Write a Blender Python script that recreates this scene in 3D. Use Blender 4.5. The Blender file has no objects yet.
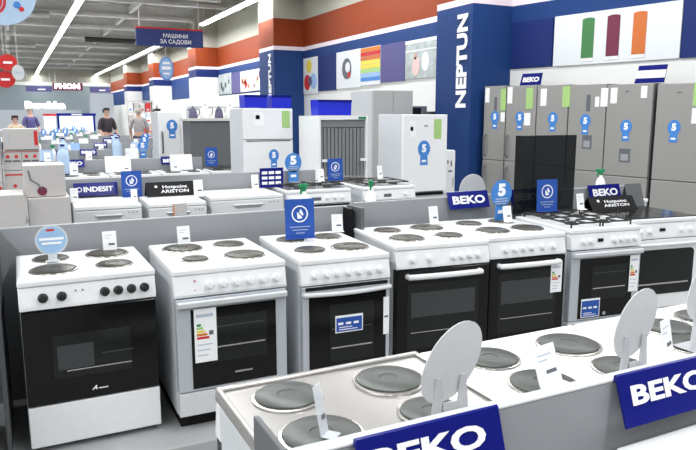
import bpy, bmesh, math, random
from math import sin, cos, pi, radians as rad
from mathutils import Vector, Matrix
random.seed(7)
C = bpy.context.scene.collection
# ------------------------------------------------------------------ camera, world, lights
cam_d = bpy.data.cameras.new('camera'); cam = bpy.data.objects.new('camera', cam_d); C.objects.link(cam)
cam.location = (0, 0, 1.55)
cam_d.sensor_width = 36; cam_d.lens = 36*665/696; cam_d.clip_end = 200
cam.rotation_euler = (rad(90-9.39), 0, -math.atan(336/674))
bpy.context.scene.camera = cam
vs = bpy.context.scene.view_settings
vs.view_transform = 'Standard'; vs.look = 'None'; vs.gamma = 1; vs.exposure = 0.48
w = bpy.data.worlds.new('world'); bpy.context.scene.world = w; w.use_nodes = True
w.node_tree.nodes['Background'].inputs[0].default_value = (.86, .93, 1, 1)
w.node_tree.nodes['Background'].inputs[1].default_value = .30
def area(x, y, z, sx, sy, e, col=(.97, .99, 1)):
    l = bpy.data.lights.new('ceiling_lamp', 'AREA'); l.shape = 'RECTANGLE'; l.size = sx; l.size_y = sy; l.energy = e; l.color = col
    o = bpy.data.objects.new('ceiling_lamp', l); C.objects.link(o); o.location = (x, y, z)
for x in (-10.9, -6.7, -2.6, 1.87, 6.0):
    area(x, 4.0, 4.58, .3, 22, 460)
    area(x, 26, 4.50, .2, 18, 440)
    area(x, 46, 4.50, .2, 20, 300)
# ------------------------------------------------------------------ materials
M = {}
def mat(n, col, rough=.5, metal=0, emit=0, alpha=None, noise=.04, scale=30, coat=0, spec=.25):
    m = bpy.data.materials.new(n); m.use_nodes = True; nt = m.node_tree; b = nt.nodes['Principled BSDF']
    b.inputs['Roughness'].default_value = rough; b.inputs['Metallic'].default_value = metal
    b.inputs['Base Color'].default_value = (*col, 1)
    b.inputs['Specular IOR Level'].default_value = spec
    if coat: b.inputs['Coat Weight'].default_value = coat
    if noise:
        tc = nt.nodes.new('ShaderNodeTexCoord'); nz = nt.nodes.new('ShaderNodeTexNoise'); nz.inputs['Scale'].default_value = scale
        nt.links.new(tc.outputs['Object'], nz.inputs['Vector'])
        mx = nt.nodes.new('ShaderNodeMix'); mx.data_type = 'RGBA'
        mx.inputs[6].default_value = (*[c*(1-noise) for c in col], 1); mx.inputs[7].default_value = (*[min(1, c*(1+noise)) for c in col], 1)
        nt.links.new(nz.outputs[0], mx.inputs[0]); nt.links.new(mx.outputs[2], b.inputs['Base Color'])
    if emit:
        b.inputs['Emission Color'].default_value = (*col, 1); b.inputs['Emission Strength'].default_value = emit
    if alpha is not None:
        b.inputs['Alpha'].default_value = alpha
    M[n] = m; return m
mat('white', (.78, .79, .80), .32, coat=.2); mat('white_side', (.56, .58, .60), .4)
mat('offwhite', (.62, .63, .64), .4); mat('silver_frame', (.50, .53, .57), .35, .25)
mat('steel', (.62, .61, .59), .24, .9, noise=.06); mat('steel_top', (.42, .405, .39), .26, .55, noise=.05, scale=8)
mat('inox', (.31, .305, .29), .42, .25, noise=.03); mat('inox_light', (.50, .50, .50), .4, .4)
mat('plate', (.07, .066, .055), .38, .3, noise=.2); mat('plate_pale', (.085, .092, .085), .36, .3, noise=.12)
mat('ring', (.45, .43, .40), .25, .8); mat('black', (.010, .010, .011), .55, spec=.15); mat('black_glass', (.006, .006, .006), .12)
mat('window_glass', (.014, .015, .015), .10); mat('window_inner', (.05, .053, .055), .4)
mat('knob_black', (.02, .02, .02), .35); mat('knob_white', (.80, .81, .82), .3); mat('iron', (.025, .025, .025), .5)
mat('panel', (.30, .31, .325), .5, noise=.03, scale=6); mat('panel_dark', (.12, .125, .13), .5); mat('panel_edge', (.50, .51, .52), .4)
mat('blue', (.006, .010, .17), .25, noise=.05); mat('blue_card', (.025, .085, .36), .4, noise=.08); mat('badge', (.06, .22, .58), .4, noise=.1)
mat('paper', (.85, .86, .87), .6); mat('ink', (.12, .13, .15), .6); mat('ink_pale', (.45, .5, .6), .6)
mat('disc_grey', (.56, .57, .58), .4, noise=.05); mat('acrylic', (.62, .63, .65), .2, alpha=.85)
mat('wobbler', (.32, .50, .72), .4, noise=.12, scale=14)
mat('white_text', (.9, .9, .92), .5, noise=0); mat('red', (.55, .03, .03), .5); mat('orange', (.62, .18, .02), .5); mat('yellow', (.75, .6, .08), .5)
mat('green', (.02, .22, .09), .4); mat('leaf_green', (.36, .56, .20), .5, noise=.3, scale=60); mat('purple', (.13, .12, .19), .6)
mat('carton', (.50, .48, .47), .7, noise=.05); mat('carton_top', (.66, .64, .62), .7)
mat('wall_blue', (.010, .042, .165), .6, noise=.03, scale=3); mat('wall_dark', (.008, .022, .13), .55, noise=.03, scale=3)
mat('wall_orange', (.24, .037, .006), .6, noise=.05, scale=3); mat('wall_white', (.74, .74, .72), .6, noise=.02, scale=3); mat('wall_cream', (.40, .39, .33), .7, noise=.03, scale=2)
mat('stripe', (.80, .70, .76), .6); mat('photo', (.40, .44, .44), .5, noise=.5, scale=6)
mat('navy_violet', (.09, .08, .22), .5); mat('sky_blue', (.30, .45, .72), .5); mat('maroon', (.16, .03, .06), .5)
mat('poster_green', (.06, .20, .07), .5); mat('poster_orange', (.55, .15, .04), .5); mat('poster_white', (.68, .70, .72), .5)
mat('floor', (.34, .34, .34), .25, noise=.05, scale=2); mat('platform', (.40, .405, .41), .4)
mat('deck', (.30, .30, .28), .8, noise=.15, scale=1.5); mat('beam', (.62, .62, .59), .6, .2, noise=.15, scale=3); mat('duct', (.46, .46, .44), .4, .5); mat('dark_duct', (.05, .05, .05), .6)
mat('lamp_white', (.95, 1, .97), .5, emit=7, noise=0); mat('sign_glow', (.95, .97, 1), .5, emit=2.2, noise=0); mat('screen', (.55, .72, 1), .3, emit=1.2, noise=.3, scale=4)
mat('crate_blue', (.02, .03, .50), .3, noise=.05); mat('tinted', (.010, .012, .014), .05, alpha=.78, noise=0)
mat('far_wall', (.26, .31, .33), .7, noise=.06, scale=.4); mat('shop_wall', (.46, .49, .53), .6)
mat('skin', (.55, .34, .26), .5); mat('hair', (.03, .02, .02), .6); mat('shirt_dark', (.05, .04, .05), .8); mat('shirt_grey', (.36, .34, .35), .8); mat('shirt_pink', (.68, .50, .48), .8); mat('shirt_cream', (.65, .52, .38), .8); mat('trousers', (.05, .06, .10), .8); mat('hair_grey', (.35, .32, .30), .7)
mat('pale_blue', (.42, .55, .72), .5); mat('rib', (.26, .265, .27), .35, .4); mat('clear', (.75, .78, .82), .2, alpha=.6); mat('shelf', (.55, .53, .50), .5)
# ------------------------------------------------------------------ helpers
class MB:
    def __init__(s): s.v = []; s.f = []; s.m = []; s.mats = []
    def mi(s, m):
        if m not in s.mats: s.mats.append(m)
        return s.mats.index(m)
    def add(s, vs_, fs, m):
        o = len(s.v); s.v += [tuple(v) for v in vs_]; k = s.mi(m)
        for f in fs: s.f.append([i+o for i in f]); s.m.append(k)
        return s
    def box(s, x0, x1, y0, y1, z0, z1, m):
        return s.add([(x0,y0,z0),(x1,y0,z0),(x1,y1,z0),(x0,y1,z0),(x0,y0,z1),(x1,y0,z1),(x1,y1,z1),(x0,y1,z1)],
                     [(0,3,2,1),(4,5,6,7),(0,1,5,4),(1,2,6,5),(2,3,7,6),(3,0,4,7)], m)
    def lathe(s, prof, m, at=(0,0,0), axis='z', n=20, sx=1, sy=1):
        vs_ = []; fs = []
        for r, h in prof:
            for i in range(n):
                a = 2*pi*i/n; p = (r*cos(a)*sx, r*sin(a)*sy, h)
                if axis == 'y': p = (p[0], -p[2], p[1])
                if axis == 'x': p = (p[2], p[0], p[1])
                vs_.append((p[0]+at[0], p[1]+at[1], p[2]+at[2]))
        for j in range(len(prof)-1):
            for i in range(n): fs.append((j*n+i, j*n+(i+1)%n, (j+1)*n+(i+1)%n, (j+1)*n+i))
        fs.append(tuple(reversed(range(n)))); fs.append(tuple((len(prof)-1)*n+i for i in range(n)))
        return s.add(vs_, fs, m)
    def prism(s, poly, m, a, b, axis='x'):
        n = len(poly)
        def P(u, v, t): return {'x': (t, u, v), 'y': (u, t, v), 'z': (u, v, t)}[axis]
        return s.add([P(u, v, a) for u, v in poly]+[P(u, v, b) for u, v in poly],
                     [tuple(range(n)), tuple(range(2*n-1, n-1, -1))]+[(i, i+n, (i+1) % n+n, (i+1) % n) for i in range(n)], m)
    def tube(s, pts, r, m, n=8):
        pts = [Vector(p) for p in pts]; vs_ = []; fs = []
        for k, p in enumerate(pts):
            t = (pts[min(k+1, len(pts)-1)]-pts[max(k-1, 0)]).normalized()
            u = t.orthogonal().normalized() if k == 0 else (u-t*u.dot(t)).normalized()
            v_ = t.cross(u)
            for i in range(n): vs_.append(p+u*r*cos(2*pi*i/n)+v_*r*sin(2*pi*i/n))
        for j in range(len(pts)-1):
            for i in range(n): fs.append((j*n+i, j*n+(i+1)%n, (j+1)*n+(i+1)%n, (j+1)*n+i))
        fs.append(tuple(range(n))); fs.append(tuple((len(pts)-1)*n+i for i in range(n)))
        return s.add(vs_, fs, m)
    def build(s, name, parent=None, loc=(0,0,0), rot=(0,0,0), bevel=0, smooth=False):
        me = bpy.data.meshes.new(name); me.from_pydata(s.v, [], s.f)
        for m in s.mats: me.materials.append(M[m])
        me.polygons.foreach_set('material_index', s.m)
        bm = bmesh.new(); bm.from_mesh(me); bmesh.ops.recalc_face_normals(bm, faces=bm.faces)
        bm.to_mesh(me); bm.free()
        if smooth:
            me.polygons.foreach_set('use_smooth', [True]*len(me.polygons))
            try: me.set_sharp_from_angle(angle=rad(35))
            except Exception: pass
        o = bpy.data.objects.new(name, me); C.objects.link(o); o.location = loc; o.rotation_euler = rot
        if parent: o.parent = parent
        if bevel:
            b = o.modifiers.new('bevel', 'BEVEL'); b.width = bevel; b.segments = 2; b.limit_method = 'ANGLE'; b.angle_limit = rad(50)
        return o
def tag(o, label, cat, group=None, kind=None):
    o['label'] = label; o['category'] = cat
    if group: o['group'] = group
    if kind: o['kind'] = kind
    return o
def struct(o): o['kind'] = 'structure'; return o
def thing(name, label, cat, loc=(0,0,0), rz=0, group=None, rot=None):
    o = bpy.data.objects.new(name, None); C.objects.link(o); o.location = loc; o.rotation_euler = rot or (0, 0, rz)
    o.empty_display_size = .1
    return tag(o, label, cat, group)
def copy_tree(o, label=None, loc=None, rz=None, group=None, parent=None):
    c = o.copy(); C.objects.link(c)
    if parent: c.parent = parent
    if label: c['label'] = label
    if group: c['group'] = group
    if loc is not None: c.location = loc
    if rz is not None: c.rotation_euler = (0, 0, rz)
    for ch in list(o.children): copy_tree(ch, parent=c)
    return c
def text(s, w, h, m, parent, loc, rot=(0,0,0), name='lettering', bold=.03, depth=.0015, shear=0):
    """lettering lying in the XZ plane, facing -Y, centred, fitted to w x h"""
    cu = bpy.data.curves.new('t', 'FONT'); cu.body = s; cu.size = 1; cu.offset = bold; cu.resolution_u = 3; cu.shear = shear
    cu.space_line = 1.05; cu.align_x = 'CENTER'
    t = bpy.data.objects.new('t', cu); C.objects.link(t)
    dg = bpy.context.evaluated_depsgraph_get(); me = bpy.data.meshes.new_from_object(t.evaluated_get(dg))
    bpy.data.objects.remove(t)
    bm = bmesh.new(); bm.from_mesh(me)
    xs = [v.co.x for v in bm.verts]; ys = [v.co.y for v in bm.verts]
    cx, cy = (min(xs)+max(xs))/2, (min(ys)+max(ys))/2; kx = w/(max(xs)-min(xs)); ky = h/(max(ys)-min(ys))
    for v in bm.verts: v.co = Vector(((v.co.x-cx)*kx, 0, (v.co.y-cy)*ky))
    r = bmesh.ops.extrude_face_region(bm, geom=bm.faces[:])
    for e in r['geom']:
        if isinstance(e, bmesh.types.BMVert): e.co.y -= depth
    bmesh.ops.recalc_face_normals(bm, faces=bm.faces)
    bm.to_mesh(me); bm.free(); me.name = name
    me.materials.clear(); me.materials.append(M[m]); me.polygons.foreach_set('use_smooth', [False]*len(me.polygons))
    o = bpy.data.objects.new(name, me); C.objects.link(o); o.location = loc; o.rotation_euler = rot
    if parent: o.parent = parent
    return o
# ------------------------------------------------------------------ the setting
struct(MB().box(-14, 12, -8, 60, -.1, 0, 'floor').build('floor'))
struct(MB().box(-14, 12, -8, 60, 5.5, 5.6, 'deck').build('ceiling'))
struct(MB().box(-14, 12, -8.2, -8, 0, 5.6, 'panel_dark').build('wall_front'))
struct(MB().box(-14.2, -14, -8, 60, 0, 5.6, 'panel').build('wall_left'))
struct(MB().box(-14, 12, 56, 56.2, 0, 5.5, 'wall_cream').box(-14, 12, 55.96, 56, 0, 3.75, 'far_wall').box(-14, 12, 55.9, 55.96, 3.75, 4.0, 'wall_white').build('wall_back'))
def banded(mb, box2, lower):
    x0, x1, y0, y1 = box2
    for z0, z1, m in lower+[(3.24, 3.34, 'stripe'), (3.34, 4.04, 'wall_orange'), (4.04, 5.5, 'wall_cream')]: mb.box(x0, x1, y0, y1, z0, z1, m)
    return mb
B_ = [(0, 2.27, 'wall_white'), (2.27, 3.24, 'wall_blue')]
mb = MB(); banded(mb, (7.1, 7.3, 8.9, 56), B_); struct(mb.build('wall_right'))
PB = [(0, 3.24, 'wall_blue')]; PW = [(0, 2.95, 'wall_white'), (2.95, 3.24, 'wall_dark')]
pil = []
for i, (y0, y1, lo) in enumerate([(8.6, 9.57, PB), (16.9, 18.05, PB), (25.2, 26.4, PW), (33.6, 34.8, PW), (42, 43.2, PW)]):
    pil.append(struct(banded(MB(), (6.42 if i == 0 else 6.25, 7.1 if i else 7.2, y0, y1), lo).build('trim_%d' % (i+1))))
text('NEPTUN', 1.44, .27, 'white_text', pil[0], (6.415, 8.84, 2.385), (0, -pi/2, -pi/2), bold=.04, depth=.01)
text('NEPTUN', 1.28, .20, 'white_text', pil[1], (6.245, 17.2, 2.51), (0, -pi/2, -pi/2), bold=.04, depth=.01)
# near part of the right wall turns slightly outwards
RW = thing('wall_right', 'x', 'x', (7.19, 8.6, 0), rad(11.54)); del RW['label']; del RW['category']; struct(RW)
RW.rotation_euler = (0, 0, math.atan2(.2, .98))   # local -y runs along the wall towards the camera
mb = MB()
banded(mb, (0, .2, -11, 0), B_).build('wall_panel', RW)
def wallposter(s0, s1, z0, z1, m, label, deco=None, cat='poster', name='wall_poster'):
    q = Vector((.2, -.98, 0)).normalized(); o = Vector((7.19, 8.6, 0))+q*s0
    t = thing(name, label, cat, o, math.atan2(.2, .98))
    b = MB().box(-.025, -.003, -(s1-s0), 0, z0, z1, m); b.build('poster_sheet', t)
    if deco: deco(t, s1-s0)
    return t
wallposter(.03, .78, 2.28, 2.98, 'wall_dark', 'plain dark blue wall panel in the corner beside the big blue pillar', cat='panel')
def rolls(t, W):
    for s0, s1, c, n in ((.47, .66, 'poster_green', 'green'), (.86, 1.05, 'maroon', 'maroon'), (1.24, 1.43, 'poster_orange', 'orange')):
        MB().prism([(-s1, 2.36), (-s0, 2.36), (-s0, 2.90), (-s0-.06, 2.915), (-s1+.06, 2.915), (-s1, 2.90)], c, -.032, -.0255, 'x').build('printed_roll', t)['label'] = n+' upright roll printed on the poster'
        MB().prism([(-s1, 2.31), (-s0, 2.31), (-s0, 2.355), (-s1, 2.355)], 'wall_white', -.031, -.0255, 'x').build('printed_reflection', t)
wallposter(.81, 2.70, 2.27, 2.99, 'poster_white', 'long white wall poster printed with green, maroon and orange rolls above the fridges', rolls)
wallposter(2.72, 4.0, 2.27, 3.0, 'wall_dark', 'plain dark blue wall panel at the right edge of the photo', cat='panel')
# ceiling beams, ducts
k = 10
for y in [16, 19, 22, 25.5, 29, 33, 37, 41, 45.5, 50, 54.5]:
    mb = MB().box(-13.5, 7, y-.13, y+.13, 4.95, 5.06, 'beam').box(-13.5, 7, y-.02, y+.02, 5.06, 5.38, 'beam').box(-13.5, 7, y-.13, y+.13, 5.38, 5.498, 'beam')
    struct(mb.build('trim_%d' % k)); k += 1
for x in (-4.2, 0.1, 4.0):
    struct(MB().box(x-.06, x+.06, 8, 55.8, 5.10, 5.30, 'beam').build('trim_%d' % k)); k += 1
for (x0, x1, y, z, m, lab) in ((-3, 1.3, 24, 4.72, 'duct', 'long pale metal duct across the ceiling, nearer of the two left of the lights'), (-4, 1.2, 34.8, 4.72, 'duct', 'long pale metal duct across the ceiling, farther of the two left of the lights'), (3.0, 5.8, 31, 4.72, 'dark_duct', 'short black duct hanging between the two light lines'), (2.5, 5.6, 19.5, 4.85, 'duct', 'pale duct above the blue hanging board')):
    t = thing('air_duct', lab, 'duct', ((x0+x1)/2, y, z)); L_ = (x1-x0)/2
    MB().tube([(-L_, 0, 0), (-L_/3, 0, 0), (L_/3, 0, 0), (L_, 0, 0)], .11, m, 14).build('pipe', t, smooth=True)
    for sx in (-.7, .7): MB().tube([(sx*L_, 0, .10), (sx*L_, 0, 5.5-z)], .012, 'beam').build('hanger', t)
# ------------------------------------------------------------------ ceiling light lines
def fixture():
    t = thing('strip_light', 'x', 'ceiling light')
    MB().prism([(-.11, .02), (.11, .02), (.06, .09), (-.06, .09)], 'offwhite', -1.13, 1.13, 'y').build('housing', t)
    MB().prism([(-.07, -.03), (.07, -.03), (.085, .018), (-.085, .018)], 'lamp_white', -1.10, 1.10, 'y').build('tube', t)
    for s in (-.8, .8): MB().tube([(0, s, .09), (0, s, .90)], .008, 'beam', 6).build('hanger', t)
    return t
f0 = fixture(); first = True
for X, nm in ((1.87, 'left'), (6.05, 'right')):
    grp = 'strip lights of the %s light line' % nm
    for i in range(19):
        y = 17.6+i*2.33
        lab = 'glowing white strip light in the long %s line of lights under the ceiling' % nm
        if i == 0 and nm == 'left': lab = 'nearest strip light of the left ceiling line, cut by the top edge'
        if i == 0 and nm == 'right': lab = 'nearest strip light of the right line, above the far blue pillar'
        if i == 1 and nm == 'right': lab = 'second nearest strip light of the right ceiling line'
        if i == 2 and nm == 'right': lab = 'strip light of the right line ending just right of the blue hanging board'
        if nm == 'right' and i == 3: continue
        if first: o = f0; o['label'] = lab; o.location = (X, y, 4.6); first = False
        else: o = copy_tree(f0, lab, (X, y, 4.6))
        o['group'] = grp
# black trunking under the far part of the right light line
tag(MB().box(6.19, 6.30, 28, 49, 4.50, 4.62, 'black').build('cable_tray'), 'thin black cable tray running beside the right light line', 'cable tray')
# ------------------------------------------------------------------ wall posters on the recess wall (x = 7.1)
def P(y0, y1, z0, z1, m, label, deco=None, cat='poster'):
    t = thing('wall_poster', label, cat, (7.1, y1, 0), -pi/2)   # local x: towards camera (-Y), facing -X => local -y
    W = y1-y0
    MB().box(0, W, -.03, -.004, z0, z1, m).build('poster_sheet', t)
    if deco: deco(t, W, z0, z1)
    return t
def blob(t, x, z, r, m, sy=1, name='printed_shape'):
    return MB().lathe([(r, 0), (r, .006)], m, (x, -.0302, z), 'y', 18, 1, sy).build(name, t)
def dA(t, W, a, b):
    blob(t, W*.42, b-.22, .17, 'yellow'); blob(t, W*.28, a+.30, .20, 'red'); blob(t, W*.72, a+.32, .2, 'sky_blue'); MB().lathe([(.12, 0), (.12, .004)], 'purple', (W*.5, -.0365, a+.33), 'y', 16).build('printed_shape', t)
def dC(t, W, a, b):
    blob(t, W*.45, (a+b)/2+.02, .24, 'ink'); MB().lathe([(.12, 0), (.12, .004)], 'poster_white', (W*.5, -.0365, (a+b)/2+.05), 'y', 16).build('printed_shape', t)
    MB().lathe([(.07, 0), (.07, .004)], 'red', (W*.56, -.041, (a+b)/2-.12), 'y', 16).build('printed_shape', t)
def dD(t, W, a, b):
    cols = ['orange', 'red', 'poster_orange', 'yellow', 'yellow', 'leaf_green', 'sky_blue', 'badge', 'poster_white']
    h = (b-a)/len(cols)
    for i, c in enumerate(cols): MB().box(0, W, -.036, -.0302, b-(i+1)*h, b-i*h-.01, c).build('printed_stripe', t)
def dF(t, W, a, b):
    MB().box(0, W, -.034, -.0302, b-.22, b-.19, 'poster_white').box(0, W, -.034, -.0302, b-.06, b, 'paper').build('printed_shelf', t)
    blob(t, W*.28, a+.42, .06, 'skin'); blob(t, W*.30, a+.23, .14, 'shirt_pink', 1.3); blob(t, W*.9, b-.13, .09, 'ink'); blob(t, W*.55, a+.3, .12, 'paper', 1.5)
P(15.92, 16.86, 2.1, 3.03, 'poster_white', 'white poster with yellow, red and blue round shapes beside the far blue pillar', dA)
P(14.83, 15.90, 2.15, 3.03, 'wall_dark', 'plain dark blue panel between two white wall posters', cat='panel')
P(13.56, 14.81, 2.17, 3.02, 'poster_white', 'white poster with a dark ring shape left of the striped poster', dC)
P(12.65, 13.54, 2.20, 3.01, 'poster_white', 'rainbow poster of stacked red, yellow and blue stripes', dD)
P(11.65, 12.63, 2.23, 3.00, 'navy_violet', 'plain violet blue panel right of the striped poster', cat='panel')
P(10.30, 11.63, 2.25, 2.98, 'photo', 'grey photo poster of a figure at shelves beside the big lettered pillar', dF)
def dm(c):
    def f(t, W, a, b):
        for i in range(9): blob(t, W*random.uniform(.15, .85), random.uniform(a+.12, b-.12), random.uniform(.05, .11), random.choice(c))
    return f
P(23.5, 25.1, 2.31, 3.04, 'photo', 'mottled brown and grey poster on the far wall section', dm(['ink', 'shirt_cream', 'ink_pale']))
P(22.45, 23.48, 2.31, 3.02, 'navy_violet', 'plain violet panel on the far wall section', cat='panel')
P(21.35, 22.43, 2.32, 3.0, 'poster_white', 'red patterned poster on the far wall section', dm(['red', 'poster_orange', 'red']))
P(19.6, 21.30, 2.33, 3.0, 'poster_white', 'white poster with red and green fruit shapes beside far blue pillar', dm(['red', 'leaf_green', 'maroon']))
# ------------------------------------------------------------------ cooker builder (origin: front left foot; x right, y back)
def hotplate(parent, x, y, r, pm='plate', z=0, tall=.007):
    h = MB().lathe([(r, 0), (r, tall), (r*.96, tall+.002), (r*.32, tall+.002), (r*.30, tall), (0.002, tall)], pm, (x, y, z+.002), 'z', 32).build('hotplate', parent, smooth=True)
    MB().lathe([(r*1.0, 0), (r*1.0+.001, .005), (r*1.10, .004), (r*1.12, 0)], 'ring', (x, y, z+.0008), 'z', 32).build('trim_ring', h, smooth=True)
    return h
def cooker(label, x, y, z, w, d, rot=0, h=.785, style='A', knobs=(), kcol='knob_white', plates=None, top='white', extra=None, detail=True, group=None, bodym='white', pm='plate', pheight=.10, name='electric_cooker'):
    t = thing(name, label, 'cooker', (x, y, z), rot, group)
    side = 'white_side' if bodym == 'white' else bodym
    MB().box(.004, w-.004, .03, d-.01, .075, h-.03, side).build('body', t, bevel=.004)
    MB().box(.02, w-.02, .05, d-.03, .003, .075, 'black').build('plinth', t)
    ct = MB().box(0, w, -.006, d, h-.03, h, top).build('cooktop', t, bevel=.008)
    ph = pheight
    cp = MB().prism([(.0, h-.031), (.03, h-.031), (.03, h-.03-ph), (-.018, h-.03-ph), (-.018, h-.03-ph+.015)], bodym, .002, w-.002, 'x').build('control_panel', t, bevel=.003)
    ang = math.atan2(.018, ph-.015)
    for f in knobs:
        kr = .021
        kb = MB().lathe([(kr, 0), (kr, .006), (kr*.8, .009), (kr*.75, .028), (kr*.6, .030)], kcol, (0, 0, 0), 'y', 16).box(-.003, .003, -.034, -.026, -.016, .016, kcol).build('knob', cp, (f*w, -.0105, h-.03-ph*.5), (-ang, 0, 0), smooth=True)
    z1 = h-.03-ph-.006
    if style == 'black':            # black glass door above a white drawer
        z0 = .225
        dr = MB().box(.006, w-.006, -.02, .03, z0, z1, 'black_glass').build('oven_door', t, bevel=.004)
        MB().box(w*.21, w*.78, -.0215, -.0202, z0+.11, z0+.31, 'window_glass').build('door_window', dr)
        MB().box(w*.24, w*.50, -.0222, -.0216, z0+.15, z0+.26, 'window_inner').box(w*.56, w*.8, -.0222, -.0216, z0+.20, z0+.205, 'window_inner').box(w*.3, w*.78, -.0222, -.0216, z0+.14, z0+.145, 'steel').build('oven_rack', dr)
        text('A', .022, .02, 'white_text', dr, (w*.49, -.0205, z0+.045), shear=.4); MB().box(w*.52, w*.59, -.0212, -.0202, z0+.037, z0+.041, 'white_text').build('print', dr)
        MB().box(.006, w-.006, -.018, .03, .03, z0-.006, 'white').build('drawer', t, bevel=.004)
    elif style in ('framed', 'framed_slot'):
        z0 = .20 if style == 'framed' else .12
        fr = .062 if style == 'framed' else .028
        dr = MB().box(.006, w-.006, -.02, .03, z0, z1, 'silver_frame').build('oven_door', t, bevel=.004)
        MB().box(fr+.01, w-fr, -.0225, -.0202, z0+.012, z1-.052, 'black_glass').build('door_glass', dr)
        MB().box(w*.30, w*.80, -.0240, -.0226, z0+.13, z1-.10, 'window_glass').build('door_window', dr)
        MB().box(w*.32, w*.78, -.0248, -.0241, z0+.20, z0+.207, 'steel').box(w*.32, w*.78, -.0248, -.0241, z0+.30, z0+.305, 'window_inner').build('oven_rack', dr)
        if style == 'framed':
            MB().prism([(-.021, z1-.045), (-.05, z1-.035), (-.055, z1-.012), (-.045, z1-.005), (-.021, z1-.02)], 'offwhite', .01, w-.01, 'x').build('handle', dr, bevel=.004)
            MB().box(.006, w-.006, -.016, .03, .078, z0-.006, 'offwhite').build('drawer', t, bevel=.004)
        else:
            MB().box(.02, w-.02, -.0225, -.0202, z1-.02, z1-.002, 'black').build('vent_slot', dr)
            pts = [(.01+(w-.02)*i/10, -.036-.014*sin(pi*i/10), z1-.035-.004*sin(pi*i/10)) for i in range(11)]
            MB().tube([(pts[0][0], -.02, pts[0][2])]+pts+[(pts[-1][0], -.02, pts[-1][2])], .011, 'offwhite').build('handle', dr, smooth=True)
            MB().box(.006, w-.006, -.016, .03, .078, z0-.004, 'silver_frame').build('drawer', t, bevel=.004)
    elif style == 'fullblack':
        z0 = .10
        dr = MB().box(.006, w-.006, -.02, .03, z0, z1, 'black_glass').build('oven_door', t, bevel=.004)
        MB().box(w*.12, w*.88, -.0215, -.0202, z0+.10, z1-.08, 'window_glass').build('door_window', dr)
        MB().box(w*.16, w*.84, -.0222, -.0216, z0+.28, z0+.42, 'window_inner').box(w*.16, w*.84, -.0222, -.0216, z0+.19, z0+.194, 'steel').build('oven_rack', dr)
        pts = [(w*.12+w*.76*i/10, -.045-.008*sin(pi*i/10), z1-.035) for i in range(11)]
        MB().tube([(pts[0][0], -.02, pts[0][2])]+pts+[(pts[-1][0], -.02, pts[-1][2])], .016, 'white').build('handle', dr, smooth=True)
        text('beko', .05, .014, 'white_text', dr, (w*.5, -.0205, z0+.06))
    elif style == 'white_round':
        z0 = .16
        dr = MB().box(.006, w-.006, -.02, .03, z0, z1, 'white').build('oven_door', t, bevel=.004)
        n = 10; poly = []
        for cx, cz, a0 in ((w-.09, z1-.10, 0), (.09, z1-.10, 90), (.09, z0+.13, 180), (w-.09, z0+.13, 270)):
            for i in range(5): a = rad(a0+i*22.5); poly.append((cx+.035*cos(a), cz+.03*sin(a)))
        MB().prism(poly, 'window_glass', -.024, -.0202, 'y').build('door_window', dr)
        MB().box(.09, w-.09, -.0252, -.0241, z0+.17, z0+.18, 'steel').build('oven_rack', dr)
        pts = [(.02+(w-.04)*i/10, -.036-.014*sin(pi*i/10), z1-.03) for i in range(11)]
        MB().tube([(pts[0][0], -.02, pts[0][2])]+pts+[(pts[-1][0], -.02, pts[-1][2])], .011, 'white').build('handle', dr, smooth=True)
        MB().box(.006, w-.006, -.016, .03, .078, z0-.004, 'white').build('drawer', t, bevel=.004)
    else:
        dr = MB().box(.006, w-.006, -.02, .03, .20, z1, 'black_glass').build('oven_door', t, bevel=.004)
        MB().tube([(.05, -.02, z1-.03), (.05, -.04, z1-.03), (w-.05, -.04, z1-.03), (w-.05, -.02, z1-.03)], .009, 'white').build('handle', dr)
        MB().box(.006, w-.006, -.016, .03, .078, .194, 'white').build('drawer', t, bevel=.004)
    if plates:
        for (fx, fy, r) in plates: hotplate(ct, fx*w, fy*d, r, pm, h)
    if extra: extra(t, ct, cp, dr, w, d, h, z1)
    return t
def energy_label(dr, x0, x1, z0, z1, y=-.026):
    e = MB().box(x0, x1, y-.001, y, z0, z1, 'paper').build('energy_label', dr); W = x1-x0; H = z1-z0
    b = MB()
    for i, c in enumerate(['green', 'leaf_green', 'yellow', 'orange', 'red']): b.box(x0+W*.1, x0+W*(.3+.09*i), y-.0016, y-.0011, z1-H*(.28+.06*i)-H*.045, z1-H*(.28+.06*i), c)
    b.build('rating_bars', e)
    b = MB().box(x0+W*.65, x0+W*.85, y-.0016, y-.0011, z1-H*.50, z1-H*.42, 'ink').box(x0+W*.1, x0+W*.85, y-.0016, y-.0011, z1-H*.16, z1-H*.10, 'ink_pale')
    for i in range(3): b.box(x0+W*.12, x0+W*(.6+.1*i), y-.0016, y-.0011, z0+H*(.12+.1*i), z0+H*(.14+.1*i), 'ink_pale')
    b.build('print', e)
BIG, SM = .095, .077
def P4(a): return [(.27, .73, a[0]), (.73, .74, a[1]), (.27, .29, a[2]), (.73, .29, a[3])]
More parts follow.
